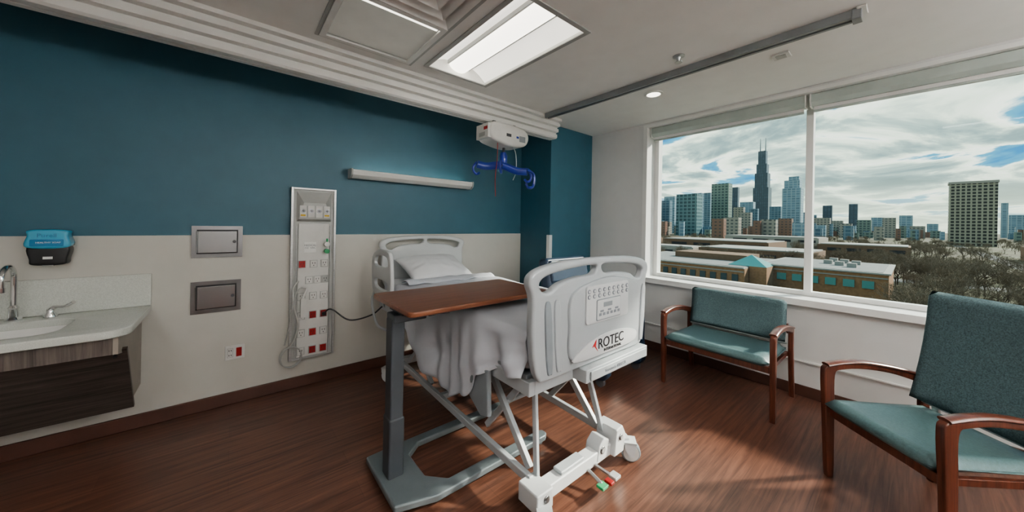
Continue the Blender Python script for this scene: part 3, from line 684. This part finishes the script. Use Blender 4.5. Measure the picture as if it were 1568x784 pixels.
for x in (-0.35, 0.23):
    b.bar((x, 1.27, 0.17), (x, 1.72, 0.66), 0.028, 0.042, M_bedf)
    b.bar((x+0.045, 1.30, 0.66), (x+0.045, 1.72, 0.17), 0.024, 0.036, M_bedf)
    b.bar((x, 2.40, 0.18), (x, 2.92, 0.66), 0.028, 0.042, M_bedf)
    b.bar((x+0.045, 2.92, 0.19), (x+0.045, 2.40, 0.66), 0.024, 0.036, M_bedf)
b.cyl((-0.36, 1.50, 0.415), (0.28, 1.50, 0.415), 0.014, M_bedf, 12); b.cyl((-0.36, 2.66, 0.42), (0.28, 2.66, 0.42), 0.014, M_bedf, 12)
b.cyl((-0.1, 1.5, 0.42), (-0.1, 2.2, 0.50), 0.026, M_bedl, 14); b.bar((-0.35, 1.22, 0.15), (-0.30, 1.30, 0.64), 0.02, 0.03, M_bedf)
b.bar((0.20, 1.20, 0.16), (0.12, 1.30, 0.64), 0.022, 0.034, M_bedf)
b.done('scissor_lift_arms', bed, bevel=0.004)
def caster(x, y, rr_, ang, mw):
    Mx = Matrix.Translation((x, y, 0)) @ Matrix.Rotation(ang, 4, 'Z')
    tmp = B()
    tmp.lathe([(rr_*0.9, -0.022), (rr_, -0.016), (rr_, 0.016), (rr_*0.9, 0.022)], (0, 0, rr_), M_rubber if y > 2 else M_bedg, 28, 'x')
    tmp.lathe([(rr_*0.80, -0.027), (rr_*0.80, 0.027)], (0, 0, rr_), mw, 28, 'x')
    tmp.lathe([(rr_*0.28, -0.031), (rr_*0.28, 0.031)], (0, 0, rr_), M_bedg, 16, 'x')
    for sx in (-1, 1):
        tmp.prism([(-0.016, rr_*0.8), (0.016, rr_*0.8), (0.04, rr_*1.6), (0.04, rr_*2.15), (-0.03, rr_*2.15)], 'yz', sx*0.036-0.004, sx*0.036+0.004, M_bedl)
    tmp.box(-0.04, 0.04, -0.03, 0.045, rr_*2.0, rr_*2.2, M_bedl)
    tmp.bm.transform(Mx); tmp.done('caster', bed)
caster(-0.47, 3.02, 0.062, 0.5, M_bedl); caster(0.40, 3.02, 0.062, 0.2, M_bedl); caster(-0.43, 1.07, 0.052, 0.9, M_wheel); caster(0.345, 1.10, 0.058, 0.7, M_wheel)
b = B(); b.bar((0.27, 1.17, 0.13), (0.345, 1.12, 0.135), 0.05, 0.02, M_bedl); b.done('caster_arm', bed, bevel=0.005)
b = B(); b.tube([(-0.04, 1.13, 0.10), (-0.04, 1.04, 0.075)], 0.010, M_alum, 8); b.tube([(0.02, 1.13, 0.10), (0.04, 1.04, 0.085)], 0.010, M_alum, 8)
b.box(-0.07, -0.02, 1.01, 1.055, 0.065, 0.08, M_green); b.box(-0.012, 0.02, 1.0, 1.045, 0.07, 0.085, M_red); b.box(0.03, 0.08, 1.0, 1.05, 0.075, 0.092, M_pgrey); b.done('brake_pedals', bed, bevel=0.004)

# ------------------------------------------------------------------ overbed table
t = root('overbed_table', (0.70, 1.83, 0))
plate('table_top', [rrect(-0.035, 0.96, -0.27, 0.30, 0.035, 6)], 0.028, M_tabtop, t, Matrix.Translation((0, 0, 0.992)), 0.007)
b = B(); b.box(0.0, 0.50, -0.10, 0.10, 0.945, 0.977, M_tgrey); b.box(-0.03, 0.16, -0.055, 0.055, 0.90, 0.944, M_tgrey); b.box(0.08, 0.20, -0.25, -0.2, 0.965, 0.978, M_tgrey)
b.done('support_bracket', t, bevel=0.006)
b = B(); b.box(-0.037, 0.037, -0.045, 0.045, 0.30, 0.92, M_tgrey); b.done('column_upper', t, bevel=0.01, seg=3)
b = B(); b.box(-0.043, 0.043, -0.052, 0.052, 0.045, 0.38, M_tgrey); b.done('column_lower', t, bevel=0.012, seg=3)
b = B()
b.prism([(-0.08, -0.235), (0.12, -0.30), (0.90, -0.30), (0.93, -0.28), (0.93, -0.24), (0.90, -0.225), (0.22, -0.225), (0.13, -0.13), (0.13, 0.08), (0.22, 0.155), (0.90, 0.155), (0.93, 0.175), (0.93, 0.21), (0.90, 0.225), (0.12, 0.225), (-0.08, 0.215)], 'xy', 0.024, 0.062, M_tbase)
b.done('base_legs', t, bevel=0.010, seg=3)
b = B()
for x, y in ((-0.03, -0.2), (-0.03, 0.18), (0.88, 0.19), (0.88, -0.262)):
    for dy in (-0.012, 0.012): b.lathe([(0.016, -0.006), (0.016, 0.006)], (x, y+dy, 0.016), M_rubber, 14, 'y')
b.done('small_casters', t)

# ------------------------------------------------------------------ chairs
def cushion(name, x0, x1, y0, y1, z0, z1, m, parent, M=None, bev=0.025):
    b = B(); b.box(x0, x1, y0, y1, z0, z1, m, M); return b.done(name, parent, bevel=bev, seg=4)
def chair(name, loc, rz, W, back_top, back_y=0.52, lean=0.10, panel_bot=0.50, ds=1.0, bw=0.045):
    c = root(name, loc, rz); hw = W/2
    side = [(0.0, 0.0), (-0.012, 0.2), (-0.022, 0.42), (-0.03, 0.60), (-0.015, 0.65), (0.06, 0.668), (0.2, 0.672), (0.36, 0.652), (0.50, 0.622), (0.585, 0.600),
            (0.60, 0.57), (0.595, 0.42), (0.625, 0.2), (0.655, 0.0), (0.62, 0.0), (0.585, 0.2), (0.555, 0.40), (0.55, 0.56), (0.50, 0.585), (0.36, 0.622), (0.2, 0.640), (0.07, 0.632), (0.03, 0.60), (0.03, 0.42), (0.032, 0.2), (0.03, 0.0)]
    side = [(y if y < 0.1 else 0.1+(y-0.1)*ds, z) for y, z in side]
    sm = [(a, max(0.0, z)) for a, z in smooth_loop(side, 4)]
    for sg in (-1, 1):
        plate('arm_and_legs', [sm], 0.036, M_chwood, c, Matrix.Translation((sg*(hw-0.018), 0, 0)) @ YZ, 0.006)
        P = [(sg*(hw-0.018), (y if y < 0.1 else 0.1+(y-0.1)*ds), z) for y, z in ((-0.012, 0.655), (0.08, 0.672), (0.2, 0.676), (0.36, 0.657), (0.50, 0.627), (0.58, 0.607))]
        b = B(); b.tube(smooth_path(P, 5), 0.027, M_chwood, 12, 0.42); b.done('arm_cap', c)
    yb = 0.1+0.45*ds
    b = B(); b.box(-hw+0.035, hw-0.035, 0.0, 0.03, 0.36, 0.405, M_chwood); b.box(-hw+0.035, hw-0.035, yb, yb+0.03, 0.36, 0.40, M_chwood)
    for sg in (-1, 1): b.box(sg*(hw-0.048)-0.012, sg*(hw-0.048)+0.012, 0.031, yb-0.001, 0.365, 0.398, M_chwood)
    b.done('seat_rails', c, bevel=0.004)
    nx, ny = 18, 18; x0 = -hw+0.042; x1 = hw-0.042; SD = 0.05+0.535*ds
    top, bot = [], []
    for j in range(ny+1):
        v_ = j/ny; y = -0.035+SD*v_
        rt, rb = [], []
        for i_ in range(nx+1):
            u = i_/nx; x = x0+(x1-x0)*u
            e = min(u, 1-u)*(x1-x0); f = min(v_, 1-v_)*SD; r_ = 0.035
            k_ = math.sqrt(max(0, (1-max(0, 1-e/r_)**2)*(1-max(0, 1-f/r_)**2)))
            z = 0.435+0.042*k_-0.012*math.sin(math.pi*v_)*math.sin(math.pi*u)-0.015*v_
            rt.append((x, y, z)); rb.append((x, y, 0.435-0.03*k_))
        top.append(rt); bot.append(rb)
    b = B(); b.grid(top, M_vin); b.grid(bot, M_vin); bmesh.ops.remove_doubles(b.bm, verts=b.bm.verts, dist=1e-4); b.done('seat_cushion', c, angle=180)
    bh = back_top-panel_bot
    Mx = Matrix.Translation((0, back_y, panel_bot)) @ Matrix.Rotation(-lean, 4, 'X')
    nz_, nx_ = 20, 20; F, K = [], []
    wx = hw-bw
    for j in range(nz_+1):
        v_ = j/nz_; fr, kr = [], []
        for i_ in range(nx_+1):
            u = i_/nx_; e = min(u, 1-u)*2*wx; f = min(v_, 1-v_)*bh; r_ = 0.03
            k_ = math.sqrt(max(0, (1-max(0, 1-e/r_)**2)*(1-max(0, 1-f/r_)**2)))
            x = -wx+2*wx*u; z = bh*v_
            if v_ > 0.93: x *= 1-0.06*((v_-0.93)/0.07)**2
            curve = 0.018*math.sin(math.pi*v_) - 0.018*((2*u-1)**2)
            fr.append(Mx @ Vector((x, curve-0.030*k_, z))); kr.append(Mx @ Vector((x, curve+0.030*k_, z)))
        F.append(fr); K.append(kr)
    b = B(); b.grid(F, M_fab); b.grid(K, M_fab); bmesh.ops.remove_doubles(b.bm, verts=b.bm.verts, dist=1e-4); b.done('back_cushion', c, angle=180)
    b = B()
    for sg in (-1, 1):
        b.bar((sg*(hw-0.10), yb, 0.42), Mx @ Vector((sg*(hw-0.10), 0.02, 0.12)), 0.03, 0.012, M_alum)
        b.bar((sg*(hw-0.03), yb+0.02, 0.56), Mx @ Vector((sg*(hw-0.055), 0.03, 0.15)), 0.03, 0.03, M_chwood)
    b.cyl((-hw+0.04, yb-0.005, 0.475), (hw-0.04, yb-0.005, 0.475), 0.009, M_alum, 10)
    b.done('back_supports', c)
    return c
chair('loveseat', (3.10, 1.06, 0), R(-90), 0.86, 0.84, back_y=0.52, lean=0.14, panel_bot=0.49)
chair('patient_armchair', (2.515, 0.10, 0), R(-132.7), 0.60, 1.115, back_y=0.47, lean=0.16, panel_bot=0.49, ds=0.92, bw=0.022)

# navy recliner behind the bed
c = root('recliner', (2.86, 1.72, 0))
for sg in (-1, 1):
    lp = smooth_loop([(0.0, 0.08), (-0.01, 0.35), (0.0, 0.57), (0.1, 0.62), (0.45, 0.60), (0.72, 0.62), (0.78, 0.5), (0.78, 0.1), (0.4, 0.07)], 5)
    plate('arm', [lp], 0.10, M_navy, c, Matrix.Translation((sg*0.30, 0, 0)) @ YZ, 0.025)
cushion('seat', -0.25, 0.25, 0.02, 0.62, 0.30, 0.48, M_navy, c)
cushion('base_front', -0.25, 0.25, 0.03, 0.70, 0.10, 0.30, M_navy, c)
cushion('backrest', -0.33, 0.33, -0.06, 0.08, 0.0, 0.68, M_navy, c, Matrix.Translation((0, 0.66, 0.42)) @ Matrix.Rotation(-0.2, 4, 'X'), 0.04)
cushion('headrest', -0.30, 0.30, -0.09, -0.04, 0.42, 0.65, M_navy, c, Matrix.Translation((0, 0.66, 0.42)) @ Matrix.Rotation(-0.2, 4, 'X'), 0.02)
b = B()
for x in (-0.3, 0.3):
    for y in (0.06, 0.7): b.lathe([(0.045, -0.015), (0.045, 0.015)], (x, y, 0.045), M_rubber, 18, 'x'); b.box(x-0.02, x+0.02, y-0.02, y+0.02, 0.06, 0.12, M_steel)
b.done('casters', c)

# ------------------------------------------------------------------ outside
VX, VY, RX, RY = 0.641, 0.767, 0.767, -0.641
def cp(right, fwd): return (fwd*VX+right*RX, fwd*VY+right*RY)
GZ = -17.5
m = bpy.data.materials.new('park_ground'); m.use_nodes = True; N = m.node_tree.nodes; L = m.node_tree.links; p = N['Principled BSDF']
tc = N.new('ShaderNodeTexCoord'); nz = N.new('ShaderNodeTexNoise'); nz.inputs['Scale'].default_value = 0.018; nz.inputs['Detail'].default_value = 8; L.new(tc.outputs['Object'], nz.inputs['Vector'])
cr = N.new('ShaderNodeValToRGB'); e = cr.color_ramp.elements
e[0].position = 0.35; e[0].color = (0.075, 0.058, 0.035, 1); e[1].position = 0.6; e[1].color = (0.11, 0.11, 0.055, 1)
x_ = cr.color_ramp.elements.new(0.5); x_.color = (0.095, 0.08, 0.048, 1); x_ = cr.color_ramp.elements.new(0.72); x_.color = (0.15, 0.14, 0.125, 1)
L.new(nz.outputs['Fac'], cr.inputs['Fac']); L.new(cr.outputs['Color'], p.inputs['Base Color']); p.inputs['Roughness'].default_value = 0.9
B().box(8, 9000, -6000, 8000, GZ-1, GZ, m).done('exterior_ground')
b = B(); M_asph = mat('asphalt', (0.15, 0.15, 0.15), 0.9, vscale=0.5)
b.box(98, 106, -160, 200, GZ, GZ+0.06, M_asph); b.box(190, 202, -250, 400, GZ, GZ+0.06, M_asph); b.box(30, 900, -44, -36, GZ, GZ+0.08, M_asph); b.done('street')

F_blue = facade('glass_tower', (0.20, 0.27, 0.31), (0.09, 0.17, 0.23), 9, 7, 0.9)
F_dark = facade('dark_tower', (0.055, 0.080, 0.105), (0.085, 0.125, 0.165), 9, 14, 1.6)  # lightened slightly, so distance haze is put into the colour
F_teal = facade('teal_tower', (0.15, 0.24, 0.25), (0.05, 0.11, 0.13), 9, 8, 1.4)
F_beige = facade('beige_tower', (0.33, 0.30, 0.25), (0.12, 0.13, 0.13), 7, 6, 1.7)
F_brick = facade('brick_tower', (0.23, 0.125, 0.09), (0.09, 0.08, 0.08), 6, 5, 1.7)
F_grn = facade('greenish_tower', (0.20, 0.25, 0.21), (0.07, 0.11, 0.11), 8, 7, 1.6)
F_pale = facade('pale_tower', (0.31, 0.39, 0.43), (0.19, 0.29, 0.36), 10, 7, 1.0)
F_lat = facade('lattice_tower', (0.34, 0.31, 0.235), (0.025, 0.025, 0.025), 4.4, 4.4, 0.80)
def tower(name, parent, right, fwd, w_, dpt, ztop, m):
    X, Y = cp(right, fwd)
    o = B().box(-dpt/2, dpt/2, -w_/2, w_/2, 0, ztop-GZ, m).done(name, parent); o.location = (X, Y, GZ); return o
city = root('city_skyline')
def tw(s, fwd, ang_w, ang_h, m, parent=city, name='tower', dpt=None):
    w_ = ang_w*fwd*0.80/math.sqrt(1+s*s); return tower(name, parent, s*fwd, fwd, w_, dpt or w_*0.7, 1.45+ang_h*fwd, m)
D = 1/511
for s, fwd, aw, ah, m in ((0.463, 900, 18, 40, F_blue), (0.475, 1000, 22, 46, F_pale), (0.53, 780, 42, 50, F_teal), (0.555, 820, 20, 52, F_blue), (0.585, 1100, 14, 53, F_blue), (0.627, 850, 34, 67, F_grn), (0.665, 1000, 16, 62, F_dark),
                         (0.68, 900, 20, 32, F_beige), (0.705, 1200, 26, 40, F_pale), (0.70, 800, 22, 24, F_beige), (0.79, 1100, 22, 34, F_blue), (0.62, 500, 24, 14, F_brick), (0.66, 620, 30, 16, F_beige), (0.735, 560, 14, 12, F_brick),
                         (0.77, 560, 30, 14, F_beige), (0.82, 640, 26, 16, F_brick), (0.865, 600, 30, 10, F_pale), (0.945, 1200, 18, 37, F_dark), (0.93, 900, 30, 18, F_beige), (0.975, 1000, 22, 14, F_beige), (1.022, 1100, 17, 40, F_dark),
                         (1.0, 800, 24, 10, F_beige), (1.055, 1000, 28, 16, F_grn), (1.095, 1100, 24, 20, F_pale), (1.13, 900, 26, 20, F_beige), (1.18, 1000, 26, 24, F_pale), (1.215, 900, 30, 8, F_beige), (1.26, 1200, 22, 12, F_pale),
                         (1.475, 1300, 14, 46, F_pale), (1.51, 1100, 30, 28, F_pale), (1.545, 1300, 20, 22, F_blue), (1.60, 1200, 40, 30, F_beige), (1.7, 1000, 50, 40, F_blue), (0.40, 900, 30, 44, F_beige), (0.34, 800, 40, 60, F_blue), (0.26, 900, 40, 50, F_grn),
                         (0.50, 1300, 16, 34, F_blue), (0.60, 1200, 20, 44, F_teal), (0.645, 1300, 14, 50, F_blue), (0.725, 900, 16, 30, F_blue), (0.88, 1300, 14, 26, F_pale), (0.90, 1100, 16, 22, F_blue)):
    tw(s, fwd, aw*D, ah*D, m)
for k in range(150):
    s = random.uniform(0.25, 1.8); fwd = random.uniform(640, 1100)
    tw(s, fwd, random.uniform(6, 22)*D, random.uniform(-4, 10)*D, random.choice([F_beige, F_brick, F_grn, F_pale, F_blue]), name='low_rise')
st = root('stepped_office_tower')
for s, aw, ah, dp in ((0.84, 36, 62, 40), (0.84, 30, 74, 34), (0.845, 20, 80, 28)): tw(s, 1000, aw*D, ah*D, F_pale, st, 'tier', dp)
sk = root('skyscraper')
for aw, ah, dp in ((30, 62, 62), (25, 84, 52), (20, 98, 42), (15, 118, 32)): tw(0.748, 1700, aw*D, ah*D, F_dark, sk, 'tier', dp)
X, Y = cp(0.748*1700, 1700)
b = B()
for dy in (-11, 11): b.cyl((X, Y+dy, 1.45+116*D*1700), (X, Y+dy, 1.45+138*D*1700), 3.0, M_bedg, 8, 1.2)
b.done('antennas', sk)
of = root('lattice_office_building'); slab = tw(1.377, 460, 92*D, 74*D, F_lat, of, 'slab', 20)
X, Y = cp(1.377*460, 460); w2 = 96*D*460*0.8/math.sqrt(1+1.377**2)/2
cap = B().box(-11, 11, -w2, w2, 0, 3.2, M_side).done('roof_cap', of); cap.location = (X, Y, 1.45+74*D*460)
M_brick = mat('campus_brick', (0.30, 0.165, 0.085), 0.8, var=0.18, vscale=1.5)
M_brickd = mat('dark_brick', (0.18, 0.11, 0.07), 0.8, var=0.12, vscale=1.0)
M_roof = mat('flat_roof_membrane', (0.20, 0.20, 0.195), 0.8, vscale=0.3)
M_cop = mat('roof_coping', (0.30, 0.29, 0.265), 0.7)
M_gg = mat('green_glass', (0.10, 0.28, 0.26), 0.2)
M_dg = mat('dark_window_glass', (0.05, 0.08, 0.09), 0.2)
sch = root('brick_campus_building')
b = B(); b.box(128, 165, 3.5, 31, GZ, -9.9, M_brick); b.box(127.6, 165.4, 3.1, 31.4, -9.9, -9.5, M_cop); b.box(116, 160, 31.4, 75, GZ, -10.6, M_brick); b.box(115.6, 160.4, 31.5, 75.4, -10.6, -10.2, M_cop)
b.box(129, 164, 4.5, 30, -9.5, -9.4, M_roof); b.box(117, 159, 32, 74, -10.2, -10.1, M_roof); b.box(135, 150, 36, 60, -10.2, -8, M_brickd)
b.box(127.8, 128, 3.6, 30.9, -11.0, -10.7, M_cop); b.box(115.8, 116, 31.6, 74.9, -11.7, -11.4, M_cop)
for k in range(7):
    y = 6+3.6*k; b.box(127.7, 128, y, y+2.2, -13.8, -11.8, M_gg)
for k in range(14):
    y = 33+3*k; b.box(115.7, 116, y, y+1.6, -14.4, -12.4, M_dg)
for k in range(6): b.box(138+4*k, 140+4*k, 10+3*(k % 3), 12+3*(k % 3), -9.4, -8.2, M_cop)
b.done('brick_wings', sch)
b = B(); i = b.mi(M_gg); base = [(120, 27), (130, 27), (130, 37), (120, 37)]; ap = b.bm.verts.new((125, 32, -6.8)); vv = [b.bm.verts.new((x, y, -10.0)) for x, y in base]
for k in range(4): b.face([vv[k], vv[(k+1) % 4], ap], i)
b.box(120, 127.5, 27, 31.3, GZ, -10.0, M_brick); b.done('glass_skylight_pyramid', sch, angle=10)
far = root('flat_roof_building')
b = B()
BL = ((210, 250, 30, 80, -10, M_brickd), (270, 320, 60, 130, -8, M_brickd), (215, 235, 85, 130, -11, M_side), (300, 340, 0, 40, -8, M_brickd), (380, 430, 50, 120, -6, M_side), (380, 430, -90, -50, -8, M_brickd), (260, 290, 140, 190, -8, M_brickd))
for x0, x1, y0, y1, zt, mm in BL:
    b.box(x0, x1, y0, y1, GZ, zt, mm); b.box(x0+1, x1-1, y0+1, y1-1, zt, zt+0.5, M_cop)
    for q in range(4): b.box(x0-0.15, x0, y0+2+(y1-y0-4)*q/4, y0+2+(y1-y0-4)*(q+0.7)/4, zt-4, zt-2, M_dark)
b.done('blocks', far)
# bare trees
M_bark = mat('bare_bark', (0.085, 0.065, 0.048), 0.9, var=0.3)
M_twig = mat('bare_twigs', (0.165, 0.13, 0.09), 0.9, var=0.3)
def tree_mesh(seed):
    rnd = random.Random(seed); b = B()
    def br(p, d, l, r, dep):
        q = p+d*l; b.tube([p, q], [r, r*0.65], M_bark if dep < 4 else M_twig, 3 if dep > 3 else 5)
        if dep >= 6: return
        n_ = rnd.choice((3, 3, 4)) if dep < 2 else 3
        for k in range(n_):
            ax = Vector((rnd.uniform(-1, 1), rnd.uniform(-1, 1), rnd.uniform(-0.3, 0.7))).normalized()
            nd = (d*0.85+ax*0.75).normalized(); nd.z = max(nd.z, -0.05)
            br(p+d*l*rnd.uniform(0.5, 1.0), nd, l*rnd.uniform(0.64, 0.84), max(0.018, r*0.55), dep+1)
    br(Vector((0, 0, 0)), Vector((0, 0, 1)), 3.4, 0.22, 0)
    o = b.done('tree_src'); me = o.data; bpy.data.objects.remove(o); return me
tms = [tree_mesh(s) for s in (1, 2, 3, 4)]
trees = root('bare_trees')
cnt = 0
def plant(X, Y, lo=0.85, hi=1.25):
    if 106 < X < 172 and -1 < Y < 80: return False
    if -46 < Y < -34: return False
    if 94 < X < 108: return False
    for q in BL:
        if q[0]-4 < X < q[1]+4 and q[2]-4 < Y < q[3]+4: return False
    o = bpy.data.objects.new('tree', random.choice(tms)); COL.objects.link(o); o.parent = trees
    sc = random.uniform(lo, hi); o.location = (X, Y, GZ); o.scale = (sc, sc, sc); o.rotation_euler = (0, 0, random.uniform(0, 6.28)); return True
while cnt < 440:
    s = random.uniform(0.3, 1.85); fwd = 120+480*random.random()**1.3
    X, Y = cp(s*fwd, fwd)
    if plant(X, Y, 0.8, 1.15): cnt += 1
cnt = 0
while cnt < 95:     # park in front, right of the campus building
    s = random.uniform(1.12, 1.9); fwd = random.uniform(38, 130)
    X, Y = cp(s*fwd, fwd)
    if plant(X, Y, 0.85, 1.15): cnt += 1

# ------------------------------------------------------------------ world
wd = bpy.data.worlds.new('cloudy_sky'); scene.world = wd; wd.use_nodes = True
nt = wd.node_tree; N = nt.nodes; L = nt.links; bg = N['Background']
tc = N.new('ShaderNodeTexCoord'); sp = N.new('ShaderNodeSeparateXYZ'); L.new(tc.outputs['Generated'], sp.inputs[0])
def math_(op, a, bb):
    n_ = N.new('ShaderNodeMath'); n_.operation = op
    for k, v_ in enumerate((a, bb)):
        if isinstance(v_, (int, float)): n_.inputs[k].default_value = v_
        else: L.new(v_, n_.inputs[k])
    return n_.outputs[0]
zz = math_('ADD', math_('MAXIMUM', sp.outputs['Z'], 0.0), 0.13)
cb = N.new('ShaderNodeCombineXYZ'); L.new(math_('DIVIDE', sp.outputs['X'], zz), cb.inputs[0]); L.new(math_('DIVIDE', sp.outputs['Y'], zz), cb.inputs[1])
n1 = N.new('ShaderNodeTexNoise'); n1.inputs['Scale'].default_value = 1.25; n1.inputs['Detail'].default_value = 9; n1.inputs['Roughness'].default_value = 0.55; n1.inputs['Distortion'].default_value = 0.5
L.new(cb.outputs[0], n1.inputs['Vector'])
gap = math_('MULTIPLY', math_('MAXIMUM', math_('SUBTRACT', sp.outputs['Z'], 0.17), 0.0), math_('MAXIMUM', math_('SUBTRACT', 0.14, sp.outputs['Y']), 0.0))
fac = math_('SUBTRACT', n1.outputs['Fac'], math_('MINIMUM', math_('MULTIPLY', gap, 11.0), 0.16))
cr = N.new('ShaderNodeValToRGB'); e = cr.color_ramp.elements
e[0].position = 0.34; e[0].color = (0.06, 0.25, 0.48, 1); e[1].position = 0.68; e[1].color = (0.19, 0.27, 0.28, 1)
for ps, c_ in ((0.405, (0.14, 0.40, 0.56, 1)), (0.435, (1.05, 1.08, 0.96, 1)), (0.485, (0.84, 0.92, 0.78, 1)), (0.525, (0.46, 0.57, 0.52, 1)), (0.58, (0.28, 0.37, 0.37, 1))):
    q = cr.color_ramp.elements.new(ps); q.color = c_
L.new(fac, cr.inputs['Fac'])
hz = N.new('ShaderNodeMapRange'); hz.inputs['From Min'].default_value = 0.0; hz.inputs['From Max'].default_value = 0.12; hz.inputs['To Min'].default_value = 0.7; hz.inputs['To Max'].default_value = 0.0
L.new(sp.outputs['Z'], hz.inputs['Value'])
mx = N.new('ShaderNodeMix'); mx.data_type = 'RGBA'; L.new(hz.outputs[0], mx.inputs[0]); L.new(cr.outputs['Color'], mx.inputs[6]); mx.inputs[7].default_value = (0.82, 0.86, 0.66, 1)
L.new(mx.outputs[2], bg.inputs['Color']); bg.inputs['Strength'].default_value = 1.25

# sun
sd = bpy.data.lights.new('sun', 'SUN'); sd.energy = 6.5; sd.angle = R(3.5); sd.color = (1, 0.90, 0.78)
so = bpy.data.objects.new('sun', sd); COL.objects.link(so)
dirv = Vector((-0.84*math.cos(R(32)), 0.54*math.cos(R(32)), -math.sin(R(32))))
so.rotation_euler = dirv.to_track_quat('-Z', 'Y').to_euler(); so.location = (20, -10, 20)

# camera
cd = bpy.data.cameras.new('camera'); cam = bpy.data.objects.new('camera', cd); COL.objects.link(cam)
cd.sensor_width = 36; cd.lens = 511/1568*36; cd.shift_y = -49/1568; cd.clip_end = 20000; cd.clip_start = 0.05
cam.matrix_world = Matrix.Translation((0, 0, 1.45)) @ Matrix.Rotation(-math.atan2(0.641, 0.767), 4, 'Z') @ Matrix.Rotation(R(90), 4, 'X') @ Matrix.Rotation(R(1.05), 4, 'Z')
scene.camera = cam
try:
    scene.view_settings.view_transform = 'AgX'; scene.view_settings.look = 'AgX - Medium High Contrast'
    scene.view_settings.exposure = 0.45
except Exception as ex: print(ex)
